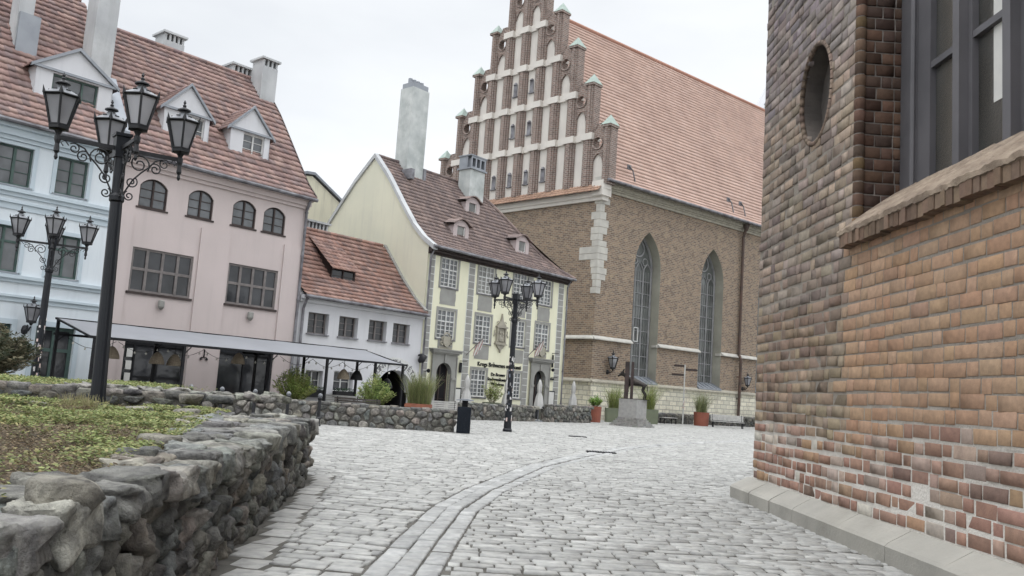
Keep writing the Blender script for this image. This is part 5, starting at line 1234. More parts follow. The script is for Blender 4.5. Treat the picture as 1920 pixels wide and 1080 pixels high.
# ------------------------------------------------------------------ street lamps
def make_lantern(root, at, s=1.):
    ln = bpy.data.objects.new('lantern', None); COL.objects.link(ln); ln.parent = root; ln.location = at; ln.empty_display_size = .2; ln.scale = (s, s, s)
    mb = MB(); n = 6; rb, rt, h = .145, .275, .47; ring_ = lambda r, z: [Vector((r * math.cos(2 * PI * k / n + .3), r * math.sin(2 * PI * k / n + .3), z)) for k in range(n)]
    B, T = ring_(rb, .06), ring_(rt, .06 + h)
    for k in range(n):
        mb.tube([B[k], T[k]], .018, 4); mb.tube([B[k], B[(k + 1) % n]], .02, 4); mb.tube([T[k], T[(k + 1) % n]], .028, 4)
        o_ = T[k] * 1.0; d = Vector((o_.x, o_.y, 0)).normalized(); mb.add([o_ + d * .035 + Vector((0, 0, -.01)), o_ + d.cross(Vector((0, 0, 1))) * .04, o_ - d.cross(Vector((0, 0, 1))) * .04, o_ + d * .03 + Vector((0, 0, .12))], [(0, 1, 3), (0, 2, 3), (1, 2, 3)])
    mb.lathe((0, 0, 0), [(.03, -.1), (.045, -.06), (.07, -.02), (.16, .0), (.165, .05), (.14, .07)], 6, ph=.3)
    mb.lathe((0, 0, 0), [(.085, .68), (.06, .69), (.06, .73), (.115, .74), (.11, .76), (.05, .79), (.025, .81), (.032, .835), (.012, .86), (.025, .885), (.008, .93)], 10)
    mb.build('lantern_frame', M['iron'], ln)
    g = MB(); g.lathe((0, 0, 0), [(rb - .012, .07), (rt - .015, .06 + h - .01)], 6, ph=.3); g.build('lantern_glass', M['lamp_glass'], ln)
    r = MB(); r.lathe((0, 0, 0), [(rt + .02, .52), (rt + .025, .545), (.13, .635), (.09, .665), (.085, .69)], 6, ph=.3)
    r.build('lantern_roof', M['lamp_roof'], ln)
    v = MB()
    for k in range(6):
        a = 2 * PI * (k + .5) / 6 + .3; c = Vector((math.cos(a), math.sin(a), 0)); t = Vector((-math.sin(a), math.cos(a), 0)); p = c * .19 + Vector((0, 0, .612)); v.tube([p - t * .035, p + t * .035], .012, 4)
    v.build('roof_vents', M['black'], ln)
    return ln
def spiral(c, e1, e2, r0, turns, a0, sgn=1, n=22):
    return [c + (e1 * math.cos(a0 + sgn * 2 * PI * turns * t) + e2 * math.sin(a0 + sgn * 2 * PI * turns * t)) * r0 * (1 - .78 * t) for t in [i / n for i in range(n + 1)]]
def make_lamp():
    r = thing('street_lamp', 'x', 'street lamp', (0, 0, 0)); H = 5.15; mb = MB()
    mb.lathe((0, 0, 0), [(.18, 0), (.18, .1), (.15, .14), (.14, .8), (.155, .84), (.155, .92), (.12, .98), (.115, 1.1), (.095, H - .9), (.118, H - .87), (.118, H - .8), (.09, H - .75), (.09, H - .15)], 16)
    mb.box(ID, -.11, .11, -.11, .11, H - .15, H + .22); mb.box(ID, -.13, .13, -.13, .13, H + .2, H + .25)
    mb.build('post', M['iron_dark'], r, smooth=False)
    RA = .95
    ar = MB()
    for a in (0, PI / 2): d = Vector((math.cos(a), math.sin(a), 0)); s = d.cross(Vector((0, 0, 1))) * .02; ar.add([p + q + Vector((0, 0, z)) for p in (-d * RA, d * RA) for q in (s, -s) for z in (H - .03, H + .035)], [(0, 1, 3, 2), (4, 6, 7, 5), (0, 4, 5, 1), (2, 3, 7, 6), (1, 5, 7, 3), (0, 2, 6, 4)])
    ar.build('crossarms', M['iron'], r)
    for k in range(4):
        a = k * PI / 2; d = Vector((math.cos(a), math.sin(a), 0)); Z = Vector((0, 0, 1)); o = Vector((0, 0, H))
        sc = MB()
        sc.tube([o + d * x + Z * z for x, z in ((.1, -.72), (.16, -.6), (.22, -.48), (.34, -.34), (.46, -.22), (.55, -.1), (.66, -.06))], .014, 5)
        sc.tube(spiral(o + d * .3 - Z * .2, d, Z, .17, 1.6, -.6), .013, 5); sc.tube(spiral(o + d * .56 - Z * .24, d, Z, .1, 1.4, 2.2, -1), .012, 5)
        sc.tube(spiral(o + d * .7 - Z * .13, d, Z, .09, 1.4, .8), .011, 5); sc.tube(spiral(o + d * .2 - Z * .52, d, Z, .1, 1.5, 1.0, -1), .012, 5)
        sc.tube(spiral(o + d * .18 - Z * .76, d, Z, .085, 1.5, 2, 1), .012, 5); sc.tube([o + d * x + Z * z for x, z in ((.78, -.1), (.84, -.03), (.9, -.07), (.86, -.12))], .01, 5)
        sc.build('scrollwork', M['iron'], r)
        st = MB(); st.lathe(o + d * RA, [(.012, -.36), (.03, -.32), (.02, -.26), (.045, -.22), (.032, -.1), (.05, -.04), (.05, .02), (.032, .06)], 10)
        if k == 1:
            st.tube(spiral(o + d * RA + Z * .1 + Vector((.12, 0, 0)), Vector((1, 0, 0)), Z, .05, 1, 0), .01, 5)
            st.tube(spiral(o + d * RA + Z * .1 - Vector((.12, 0, 0)), Vector((-1, 0, 0)), Z, .05, 1, 0), .01, 5)
        st.build('lantern_stem', M['iron'], r)
        make_lantern(r, tuple(o + d * RA + Z * .13))
    return r
def stickers(root, n, z0, z1, seed):
    q = random.Random(seed); mb = MB()
    for i in range(n):
        z = q.uniform(z0, z1); a = q.uniform(0, 2 * PI); w = q.uniform(.12, .55); h = q.uniform(.04, .14); rr_ = (.144 if z < .8 else .157 if z < .98 else .1165) + .002
        vs = [Vector((rr_ * math.cos(a + w * t), rr_ * math.sin(a + w * t), z + hh)) for t in (0, .33, .66, 1) for hh in (0, h)]
        c = q.choice([(1, 1, 1), (1, 1, 1), (.9, .9, .9), (.5, .5, .52), (1, .8, .75), (.35, .4, .5), (.12, .12, .12)])
        mb.add(vs, [(2 * k, 2 * k + 2, 2 * k + 3, 2 * k + 1) for k in range(3)], c)
    mb.build('stickers', M['sticker'], root)
l0 = make_lamp(); l0['group'] = 'four lantern street lamps'
l1 = copy_tree(l0); l2 = copy_tree(l0)
l0.location = (-6.5, 13.9, -.05); l0.rotation_euler = (0, math.radians(-1.6), math.radians(38)); l0['label'] = 'big black street lamp with four lanterns rising from the near flower bed, clean post'
l1.location = (-14.4, 26.4, 0); l1.rotation_euler = (0, 0, math.radians(28)); l1['label'] = 'four lantern street lamp in front of the blue house, lower post covered in stickers'
l2.location = (.19, 33.5, 0); l2.rotation_euler = (0, 0, math.radians(-28)); l2['label'] = 'four lantern street lamp on the open cobbles before the yellow house, sticker covered post'
stickers(l1, 70, 1.0, 2.9, 3); stickers(l2, 110, .25, 2.9, 4)
# wall lanterns
def wall_lantern(F, s, z, label, sc=.8):
    p = F.P(s, 0, z); r = thing('wall_lantern', label, 'wall lantern', p, group='lanterns on wall brackets')
    n = F.n; mb = MB(); Z = Vector((0, 0, 1))
    mb.tube([Vector((0, 0, -.2)), n * .12 - Z * .26, n * .35 - Z * .22, n * .52 - Z * .08], .03, 6); mb.tube(spiral(n * .22 - Z * .1, n, Z, .12, 1.4, 3.6), .02, 5)
    mb.lathe(n * .02 - Z * .36, [(.02, 0), (.1, .05), (.12, .16), (.08, .3), (.02, .34)], 8); mb.build('bracket', M['iron'], r); make_lantern(r, tuple(n * .52 + Z * .06), sc); return r
wall_lantern(R, -7.42, 2.75, 'wall lantern on a curled bracket on the blue house beside its front door', 1.0)
wall_lantern(CS, 18.0, 3.3, 'wall lantern on the church wall just right of the rusty downpipe', 1.2)
wall_lantern(CS, 1.6, 3.6, 'wall lantern on the church wall behind the bronze statue', 1.4)
# dark carved head between white and yellow house
hd_ = thing('gargoyle_head', 'dark iron bracket ornament on the corner between the white and yellow houses', 'ornament', R.P(11.5, 0, 2.95))
mb = MB(); n_ = R.n; stone3d(mb, n_ * .3 + Vector((0, 0, 0)), (R.d, R.n, Vector((0, 0, 1))), (.17, .2, .24), rg, col=(.05, .05, .05), n=7, ex=.8, nz=.3); mb.tube([Vector((0, 0, .16)), n_ * .2 + Vector((0, 0, .2)), n_ * .4 + Vector((0, 0, .14))], .05, 6)
mb.build('head', M['iron'], hd_, smooth=True)

# ------------------------------------------------------------------ terrace canopy in front of the pink house
cn = thing('terrace_canopy', 'long lean-to terrace canopy of grey fabric on thin black posts', 'canopy', R.P(0, 3.5, 0))
FO, BO, FZ, BZ = 4.75, 2.0, 2.42, 3.0
mb = MB(); nS = 24
def cs(i, t): s0 = -7.15 + 13.45 * i / nS; return s0
for i in range(nS):
    for j in range(4):
        P4 = []
        for a, b in ((i, j), (i + 1, j), (i + 1, j + 1), (i, j + 1)):
            t = b / 4; s_ = -7.15 + 13.5 * a / nS; sag = -.035 * math.sin(PI * t) - .015 * abs(math.sin(a * PI / 4)); P4.append(R.P(s_, BO + (FO - BO) * t, BZ + (FZ - BZ) * t + sag))
        mb.add(P4, [(0, 1, 2, 3)]); mb.add([q - Vector((0, 0, .02)) for q in P4], [(3, 2, 1, 0)])
mb.build('fabric_roof', M['fabric'], cn, world=True, smooth=True)
mb = MB(); mb.box(R, -7.2, 6.4, FO - .03, FO + .05, FZ - .07, FZ + .01); mb.box(R, -7.2, 6.4, BO - .05, BO + .03, BZ - .05, BZ + .02); mb.box(R, -7.2, 6.4, BO - .03, BO + .03, 2.42, 2.5)
for s in (-7.15, 6.3): mb.xprism(R, [(BO, BZ - .06), (FO, FZ - .06), (FO, FZ), (BO, BZ)], s - .03, s + .03)
mb.build('beams', M['black'], cn, world=True)
for s in (-7.0, -3.95, -.45, 2.15, 4.65, 6.2):
    mb = MB(); mb.box(R, s - .045, s + .045, FO - .05, FO + .04, 0, FZ - .06); mb.tube([R.P(s, FO, FZ - .35), R.P(s + .25, FO, FZ - .08)], .02, 4); mb.build('post', M['black'], cn, world=True)
for s in (-7.1, -3.6, .65, 3.0, 5.9):
    mb = MB(); mb.box(R, s - .045, s + .045, BO - .04, BO + .05, 0, BZ - .05); mb.tube([R.P(s, BO, 2.2), R.P(s + .28, BO, 2.46)], .02, 4); mb.build('post', M['black'], cn, world=True)
def pendant(s, o, z, label, m='wicker'):
    r = thing('pendant_lamp', label, 'pendant lamp', R.P(s, o, z), group='pendant lamps under the canopy')
    mb = MB(); mb.lathe((0, 0, 0), [(.26, 0), (.25, .1), (.19, .26), (.1, .38), (.04, .42)], 14); mb.build('lamp_shade', M[m], r, smooth=True)
    mb = MB(); mb.tube([(0, 0, .4), (0, 0, max(.5, 2.42 - z))], .012, 5); mb.build('cord', M['black'], r)
for a in ((-5.9, 3.6, 1.75, 'woven pendant lamp nearest the left canopy end, right of the big lamp post'), (-4.2, 3.4, 1.68, 'woven pendant lamp before the left glass shopfront, left of the front post', 'wicker'), (-3.55, 3.4, 1.66, 'woven pendant lamp before the right part of the left shopfront', 'wicker'),
          (-1.0, 3.4, 1.9, 'woven pendant lamp at the left jamb of the dark doorway'), (3.6, 4.0, 1.6, 'woven pendant lamp before the left ground floor window of the white house'), (4.3, 4.0, 1.6, 'dark pendant lamp before the right ground floor window of the white house', 'black'), (6.0, 4.0, 1.35, 'dark pendant lamp hanging at the right end of the canopy by the gateway', 'black')): pendant(*a)
sl = thing('string_lights', 'string of small bulbs looping under the terrace canopy', 'string lights', R.P(0, 2.6, 2.3))
mb = MB(); bb = MB(); px_ = -7.0
while px_ < 6.2:
    pts = [R.P(px_ + 1.65 * t, 2.7 + .1 * math.sin(px_), 2.36 - .3 * math.sin(PI * t)) for t in [i / 8 for i in range(9)]]; mb.tube(pts, .008, 4)
    for k in (1, 3, 5, 7): bb.lathe(pts[k] - Vector((0, 0, .1)), [(.01, 0), (.035, .02), (.035, .05), (.012, .09)], 8)
    px_ += 1.65
mb.build('cable', M['black'], sl, world=True); bb.build('bulbs', M['bulb'], sl, world=True)
fx = thing('bracket_light', 'small black two armed light on the pink wall between the shopfronts', 'wall light', R.P(-.55, 0, 2.1)); mb = MB(); mb.tube([(0, 0, .35), R.n * .1 + Vector((0, 0, .3)), R.n * .1], .025, 6)
for k in (-1, 1): mb.lathe(R.n * .1 + R.d * (.13 * k) + Vector((0, 0, -.1)), [(.05, 0), (.05, .05), (.02, .1)], 8)
mb.tube([R.n * .1 - R.d * .13, R.n * .1 + R.d * .13], .015, 5); mb.build('light_body', M['black'], fx)
sp = thing('heater', 'long black infrared heater under the canopy roof', 'heater', R.P(-.1, 3.0, 2.32)); mb = MB(); mb.xprism(Fr((0, 0), R.d, R.n), [(-.08, 0), (.08, 0), (.06, .12), (-.06, .12)], -.45, .45); mb.build('heater_body', M['black'], sp)

# ------------------------------------------------------------------ benches, bin, bollards
def bench(x, y, rz, w, label, sl_='slat_w', back=True, leg='black'):
    r = thing('park_bench', label, 'bench', (x, y, 0), rz, 'benches round the square')
    mb = MB()
    for k in range(5): mb.box(ID, -w / 2, w / 2, -.22 + k * .1, -.14 + k * .1, .43, .465)
    mb.build('seat', M[sl_], r)
    if back:
        mb = MB()
        for k in range(5): z = .52 + k * .085; o = .27 + k * .025; mb.box(ID, -w / 2, w / 2, o, o + .03, z, z + .07)
        mb.build('backrest', M[sl_], r)
    for sx_ in (-w / 2 + .12, w / 2 - .12):
        mb = MB(); mb.box(ID, sx_ - .03, sx_ + .03, -.2, -.15, 0, .43); mb.box(ID, sx_ - .03, sx_ + .03, .2, .25, 0, .43); mb.box(ID, sx_ - .03, sx_ + .03, -.2, .25, .38, .43)
        if back: mb.tube([(sx_, .22, .4), (sx_, .3, .6), (sx_, .4, .96)], .028, 4)
        mb.build('leg', M[leg], r)
    return r
RZ41 = PI / 2 - A41
bench(-6.9, 35.6, math.radians(-8), 1.75, 'pale slatted bench behind the low wall, between the two leafy shrubs')
bench(-5.35, 32.1, math.radians(172), 1.75, 'dark slatted bench seen from behind just over the low fieldstone wall', 'slat_d')
bench(-2.95, 38.5, math.radians(-6), 1.65, 'pale slatted bench left of the black litter bin, beside the red grass trough')
bench(12.1, 63.2, math.radians(38), 1.5, 'backless pale bench on black legs right of the statue, by the church', back=False)
bench(16.3, 62.6, math.radians(-4), 2.35, 'pale slatted bench next to the edge of the near brick building')
bn = thing('litter_bin', 'tall black square litter bin with raised flat lid at the stone wall end', 'litter bin', (-1.36, 30.1, 0))
mb = MB(); mb.box(ID, -.23, .23, -.23, .23, .03, .92)
for k in range(9): mb.box(ID, -.215 + k * .05, -.195 + k * .05, -.245, -.228, .08, .88)
mb.build('bin_body', mat('navy_black_paint', (.018, .024, .035), (.012, .017, .026), 3, .45, .05, 20), bn)
mb = MB(); mb.box(ID, -.1, .1, -.1, .1, .92, 1.14); mb.build('lid_support', M['black'], bn)
mb = MB(); mb.prism(ID, [(-.3, 1.14), (.3, 1.14), (.3, 1.16), (.1, 1.2), (-.1, 1.2), (-.3, 1.16)], -.3, .3); mb.build('lid', M['zinc'], bn)
def bollard():
    r = thing('bollard', 'x', 'bollard', (0, 0, 0), group='row of ball topped bollards')
    mb = MB(); mb.lathe((0, 0, 0), [(.1, 0), (.1, .06), (.075, .09), (.065, .2), (.085, .24), (.085, .28), (.055, .32), (.055, .86), (.08, .9), (.08, .93)], 12); mb.build('post', M['iron'], r)
    mb = MB(); mb.lathe((0, 0, 1.0), [(.03, -.08), (.065, -.045), (.08, 0), (.065, .045), (.03, .075), (.005, .082)], 12); mb.build('ball_top', M['lamp_roof'], r, smooth=True); return r
b0 = bollard(); bs = [b0] + [copy_tree(b0) for _ in range(5)]
for i, (o, (x, y, l)) in enumerate(zip(bs, [(-6.05, 28.35, 'nearest and most complete bollard, standing in front of the low fieldstone wall'), (-7.0, 28.0, 'bollard second from the right in the row, half hidden by the bed wall corner'),
        (-8.15, 28.2, 'bollard third from the right in the row, left of the leafy shrub'), (-9.3, 28.4, 'bollard fourth from the right, only its ball top above the rubble'), (-10.4, 28.6, 'bollard fifth from the right, its ball top before the dark doorway'), (-12.1, 29.2, 'leftmost bollard, its white ball top before the glass shopfront')])): o.location = (x, y, 0); o['label'] = l

# ------------------------------------------------------------------ plants in tubs
def shrub(name, label, x, y, r, h, n, cols, z0=0., leaf=.045, droop=.25, grp='shrubs and tubs round the square', fol='foliage', up=1., lpb=26):
    t = thing(name, label, 'shrub', (x, y, z0), group=grp); mb = MB(); V, C = [], []; q = random.Random(int(abs(x * 91 + y * 17)))
    for k in range(n):
        a = q.uniform(0, 2 * PI); e = q.random() ** .6; d = Vector((math.cos(a), math.sin(a), 0)); top = Vector((0, 0, h * (1 - .45 * e * e) * q.uniform(.72, 1.08))) + d * r * e
        pts = [d * .03]; m_ = 6
        for i in range(1, m_ + 1): f = i / m_; pts.append(d * (r * e * f ** .8) + Vector((0, 0, top.z * f ** (1 - .2 * e))) + Vector((q.uniform(-.02, .02), q.uniform(-.02, .02), 0)))
        mb.tube(pts, [.008 * (1 - .7 * i / m_) for i in range(m_ + 1)], 3, col=(.2, .17, .1), cap=False)
        cc = q.choice(cols); cc = jit(cc, .75, 1.2, q)
        for j in range(lpb):
            f = .18 + .82 * q.random() ** .7; i = min(m_ - 1, int(f * m_)); p = pts[i].lerp(pts[i + 1], f * m_ - i); b = q.uniform(0, 2 * PI)
            u = (Vector((math.cos(b), math.sin(b), q.uniform(.1, .9) * up))).normalized(); w = u.orthogonal().normalized(); s_ = leaf * q.uniform(.6, 1.5)
            V.append([p, p + u * s_ + w * s_ * .28, p + u * s_ * 2, p + u * s_ - w * s_ * .28]); C.append(jit(cc, .8, 1.2, q))
    f_ = batch(fol, V, [(0, 1, 2, 3)], C, M['leaf'], t, False); mb.build('branches', M['rock'], t)
    return t
def grassy(t, x0, x1, y0, y1, z, h, n, cols, fan=.3, parent_name='foliage', q=None):
    q = q or random.Random(9); V, C = [], []
    for k in range(n):
        p = Vector((q.uniform(x0, x1), q.uniform(y0, y1), z)); hh = h * q.uniform(.5, 1.15); a = q.uniform(0, 2 * PI); d = Vector((math.cos(a), math.sin(a), 0)) * fan * hh * q.random(); w = Vector((-math.sin(a), math.cos(a), 0)) * .007
        p1 = p + d * .35 + Vector((0, 0, hh * .6)); p2 = p + d + Vector((0, 0, hh)); c = jit(q.choice(cols), .75, 1.2, q)
        V.append([p - w, p + w, p1 + w, p1 - w]); V.append([p1 - w, p1 + w, p2 + w * .2, p2 - w * .2]); C += [c, c]
    return batch(parent_name, V, [(0, 1, 2, 3)], C, M['leaf'], t, False)
LG = [(.36, .42, .12), (.28, .36, .1), (.42, .46, .17), (.22, .3, .08)]; DG = [(.13, .2, .06), (.18, .25, .08), (.1, .16, .06)]; OG = [(.3, .32, .15), (.24, .28, .12), (.38, .37, .2)]
def tub(r, w, d, h, m, rnd=False, rim=True):
    mb = MB()
    if rnd: mb.lathe((0, 0, 0), [(w / 2 * .9, 0), (w / 2, h * .97), (w / 2, h), (w / 2 - .05, h), (w / 2 - .05, h - .1)], 20)
    else:
        mb.prism(ID, [(-w / 2 * .95, 0), (w / 2 * .95, 0), (w / 2, h), (-w / 2, h)], -d / 2, d / 2)
    mb.build('pot', m, r); s = MB(); s.lathe((0, 0, 0), [(w / 2 - .06, h - .06), (.01, h - .03)], 14); s.build('potting_soil', M['soil'], r)
a = shrub('leafy_shrub', 'round light green shrub in a low box, before the corner of pink and white houses', -8.4, 34.3, .9, 1.6, 160, LG, .35, lpb=40); tb = MB(); tb.box(ID, -.75, .75, -.4, .4, -.35, .08); tb.build('planter_box', M['greywood'], a)
a = shrub('leafy_shrub', 'round green shrub in a brown box before the carriage gateway', -5.2, 34.8, .82, 1.45, 150, LG[1:] + DG[:1], .35, lpb=40); tb = MB(); tb.box(ID, -.7, .7, -.4, .4, -.35, .08); tb.build('planter_box', M['slat_d'], a)
t = thing('grass_trough', 'tall ornamental grass in a red slatted trough behind the low stone wall', 'planter', (-3.45, 35, 0), math.radians(-4), 'shrubs and tubs round the square')
mb = MB(); mb.box(ID, -.5, .5, -.3, .3, 0, .82)
for k in range(5): mb.box(ID, -.53, .53, -.34, -.305, .06 + k * .155, .17 + k * .155)
mb.build('trough', mat('faded_red_wood', (.4, .16, .1), (.3, .12, .08), 5, .8, .2, 20), t); grassy(t, -.45, .45, -.25, .25, .8, 1.15, 900, OG + [(.33, .38, .15)], .75)
def pot_plant(name, label, x, y, w, h, m, kind, ph, rnd=True, cols=LG):
    t = thing(name, label, 'planter', (x, y, 0), group='shrubs and tubs round the square'); tub(t, w, w, h, M[m], rnd)
    q = random.Random(int(x * 50 + y))
    if kind == 'bush':
        V, C = [], []; br_ = MB()
        for k in range(46):
            a = q.uniform(0, 2 * PI); e = q.random() ** .5; d = Vector((math.cos(a), math.sin(a), 0)); top = d * w * .62 * e + Vector((0, 0, h + ph * (1 - .4 * e) * q.uniform(.6, 1.1))); p0 = d * .1 + Vector((0, 0, h - .05)); br_.tube([p0, p0.lerp(top, .5) + d * .03, top], .006, 3, col=(.2, .18, .1), cap=False)
            c0 = q.choice(cols)
            for j in range(22):
                p = p0.lerp(top, .25 + .75 * q.random()); b = q.uniform(0, 2 * PI); u = Vector((math.cos(b), math.sin(b), q.uniform(0, .9))).normalized(); w_ = u.orthogonal().normalized(); s_ = .05 * q.uniform(.6, 1.6); V.append([p, p + u * s_ + w_ * s_ * .35, p + u * s_ * 2, p + u * s_ - w_ * s_ * .35]); C.append(jit(c0, .75, 1.2, q))
        batch('foliage', V, [(0, 1, 2, 3)], C, M['leaf'], t, False); br_.build('branches', M['rock'], t)
    else: grassy(t, -w * .3, w * .3, -w * .3, w * .3, h - .05, ph, 420, cols, 1.25, q=q)
    return t
pot_plant('potted_shrub', 'large olive green round tub with a wispy light shrub in front of the low wall', -.68, 46.4, 1.0, .92, 'pot_green', 'bush', 1.35, cols=LG + OG)
pot_plant('potted_shrub', 'red round tub with dense bright green plant beside the end of the low wall', 5.75, 54.4, .84, 1.0, 'pot_red', 'bush', .75, cols=[(.2, .36, .07), (.28, .42, .1)])
pot_plant('potted_grass', 'olive square tub with loose green grass left of the statue', 7.3, 57, 1.15, .95, 'pot_green', 'grass', 1.5, False, cols=OG + LG[:2])
pot_plant('potted_grass', 'olive square tub with tall grass right of the statue plinth', 10.0, 59.6, 1.2, 1.0, 'pot_green', 'grass', 1.8, False, cols=LG + OG)
pot_plant('potted_grass', 'red round tub with pale grassy plant between the two benches by the church', 14.6, 63.6, 1.15, 1.0, 'pot_red', 'grass', 1.5, cols=[(.33, .36, .22), (.25, .3, .15)] + OG)
jn = shrub('juniper_bush', 'dark olive evergreen bush at the left edge behind the upper bed', -14.2, 22.6, 1.8, 1.95, 420, [(.09, .1, .06), (.13, .13, .075), (.07, .085, .05), (.18, .16, .1)], .6, .06, lpb=70)
del jn['group']
# ------------------------------------------------------------------ parasols
def parasol(x, y, h, label):
    r = thing('closed_parasol', label, 'parasol', (x, y, 0), group='closed white parasols at the pub'); q = random.Random(int(x * 33)); mb = MB(); n = 16; vs = []; prof_ = [(.03, h), (.07, h - .1), (.11, h - .3), (.1, h * .72), (.08, h * .69), (.15, h * .6), (.2, h * .42), (.24, h * .3)]
    for rr_, z in prof_:
        for k in range(n): a = 2 * PI * k / n; w = rr_ * (1 + (.38 if k % 2 else -.3) * (1 if z < h - .2 else .3) + q.uniform(-.08, .08)); vs.append((w * math.cos(a), w * math.sin(a), z + (q.uniform(-.05, .05) if z < h * .35 else 0)))
    mb.add(vs, [(i * n + k, i * n + (k + 1) % n, (i + 1) * n + (k + 1) % n, (i + 1) * n + k) for i in range(len(prof_) - 1) for k in range(n)]); mb.build('folded_cloth', M['parasol'], r, smooth=True)
    mb = MB(); mb.tube([(0, 0, 0), (0, 0, h + .05)], .028, 8); mb.box(ID, -.25, .25, -.25, .25, 0, .07); mb.build('pole', M['zinc'], r)
parasol(-1.95, 43.9, 2.25, 'closed white parasol left of the left ground floor pub window')
parasol(.1, 46.6, 2.2, 'closed white parasol hidden partly behind the sticker covered lamp post')
parasol(1.95, 48.6, 2.35, 'closed white parasol standing in the wall gap before the right pub door')
parasol(4.15, 52.2, 2.45, 'closed white parasol behind the right low wall, against the church')
# ------------------------------------------------------------------ flags, menu boards, hanging signs
def flag(s, z, label, sgn=1):
    r = thing('flag', label, 'flag', R.P(s, 0, z), group='red and white striped flags on the pub')
    tip = R.n * .8 + R.d * (.5 * sgn) + Vector((0, 0, 1.05)); mb = MB(); mb.tube([Vector((0, 0, 0)), tip], .022, 6); mb.build('flagpole', M['greywood'], r)
    V, C = [], []; nx, nz = 14, 10
    def P(i, j): u, v = i / nx, j / nz; return tip * (.95 - .38 * u) + Vector((0, 0, -.62 * v)) + R.d * (.05 * math.sin(u * 9 + v * 3)) + R.n * (.05 * math.cos(u * 7 + v * 2) - .1 * v)
    for i in range(nx):
        for j in range(nz): V.append([P(i, j), P(i + 1, j), P(i + 1, j + 1), P(i, j + 1)]); C.append((.8, .78, .75) if i % 3 != 1 else (.45, .2, .2))
    batch('flag_cloth', V, [(0, 1, 2, 3)], C, M['leaf'], r, True)
flag(15.0, 3.35, 'red and white striped flag on a slanting pole left of the pub lettering')
flag(20.3, 3.7, 'red and white striped flag hanging nearly folded above the right pub door')
def board(s, z, label, w=.34, h=.48):
    r = thing('menu_case', label, 'menu case', R.P(s, .02, z), group='framed menus on the pub'); F0 = Fr((0, 0), R.d, R.n); mb = MB(); mb.box(F0, -w, w, 0, .06, -h, h); mb.build('frame', M['black'], r); mb = MB(); mb.box(F0, -w + .07, w - .07, .04, .066, -h + .07, h - .07); mb.build('menu_sheet', M['paper'], r)
board(14.45, 1.1, 'framed white menu right of the left pub door'); board(22.75, 1.3, 'framed white menu right of the right pub door')
def plate(s, z, label, w=.16, h=.42, o=.5, F=R):
    r = thing('hanging_sign', label, 'hanging sign', F.P(s, 0, z), group='small projecting signs'); mb = MB(); F0 = Fr((0, 0), F.d, F.n); mb.box(F0, -.02, .02, 0, .5, h + .02, h + .05); mb.box(F0, -w, w, .06, .1, -h * .2, h * .9); mb.build('sign_plate', M['black'], r)
plate(22.7, 3.35, 'narrow black projecting sign high right of the right pub door', .06, .7); plate(22.72, 2.45, 'small flat black sign plate right of the right pub door', .2, .12); plate(14.6, 2.5, 'small black vertical sign right of the left pub door', .09, .5)
def wlamp(s, z, label):
    r = thing('facade_spotlight', label, 'spotlight', R.P(s, 0, z), group='black spotlights on the pub'); mb = MB(); mb.tube([Vector((0, 0, 0)), R.n * .25 + Vector((0, 0, .08))], .02, 5); mb.lathe(R.n * .3 + Vector((0, 0, -.05)), [(.03, 0), (.09, .04), (.09, .16), (.04, .2)], 8); mb.build('spotlight_body', M['black'], r)
wlamp(12.0, 2.3, 'black spotlight left of the left pub door'); wlamp(22.5, 3.0, 'black spotlight right of the right pub door')
# ------------------------------------------------------------------ signpost
sg_ = thing('signpost', 'tall slender wooden fingerpost with dark direction boards in front of the church', 'signpost', (12.9, 62.0, 0))
mb = MB(); mb.tube([(0, 0, 0), (0, 0, 4.35)], .05, 8); mb.build('post', M['slat_w'], sg_)
for z, a, w in ((4.0, 1, .95), (4.25, -1, .85), (3.6, -1, 1.0)):
    mb = MB(); mb.prism(ID, [(.06 * a, z - .08), (w * a * .88, z - .08), (w * a, z), (w * a * .88, z + .08), (.06 * a, z + .08)], -.05, -.02); mb.build('finger_board', M['brownwood'], sg_)
mb = MB()
for k in range(26): q = random.Random(k); z = q.uniform(.8, 2.6); a = q.uniform(PI, 2 * PI); mb.quad(*[Vector((.072 * math.cos(a + t), .072 * math.sin(a + t), z + h_)) for t, h_ in ((0, 0), (.7, 0), (.7, .12), (0, .12))], col=q.choice([(1, 1, 1), (.8, .5, .45), (.5, .5, .5)]))
mb.build('stickers', M['sticker'], sg_)
# ------------------------------------------------------------------ statue
pd = thing('statue_plinth', 'square grey granite block on a stepped stone brick base, bronze statue on top', 'plinth', (7.6, 50.9, 0), math.radians(-38))
mb = MB(); mb.box(ID, -.6, .6, -.6, .6, .52, 1.55); mb.box(ID, -.62, .62, -.62, .62, 1.55, 1.6); mb.build('granite_block', M['granite'], pd)
mb = MB(); q = random.Random(5)
for k in range(5):
    w = .98 - k * .085; z = k * .105; x = -w
    while x < w:
        e_ = min(w, x + q.uniform(.25, .4))
        for F0 in (Fr((0, -w), (1, 0), (0, -1)), Fr((w, 0), (0, 1), (1, 0)), Fr((-w, 0), (0, 1), (-1, 0)), Fr((0, w), (1, 0), (0, 1))): mb.box(F0, x + .006, e_ - .006, -.35, q.uniform(-.01, .01), z + .006, z + .1, col=jit((.4, .39, .37), .8, 1.15, q))
        x = e_
mb.build('stepped_base', M['sett'], pd)
st = thing('bronze_statue', 'bronze statue of a donkey squeezing between two upright posts on the granite block', 'statue', (7.6, 50.9, 1.6), math.radians(-12))
for sx_, w, hh in ((-.42, .12, 2.2), (-.1, .085, 2.2)):
    mb = MB(); mb.box(ID, sx_ - w, sx_ + w, -.16, .0, 0, hh); mb.build('post', mat('rusted_post', (.085, .06, .055), (.05, .04, .038), 4, .6, .2, 20), st)
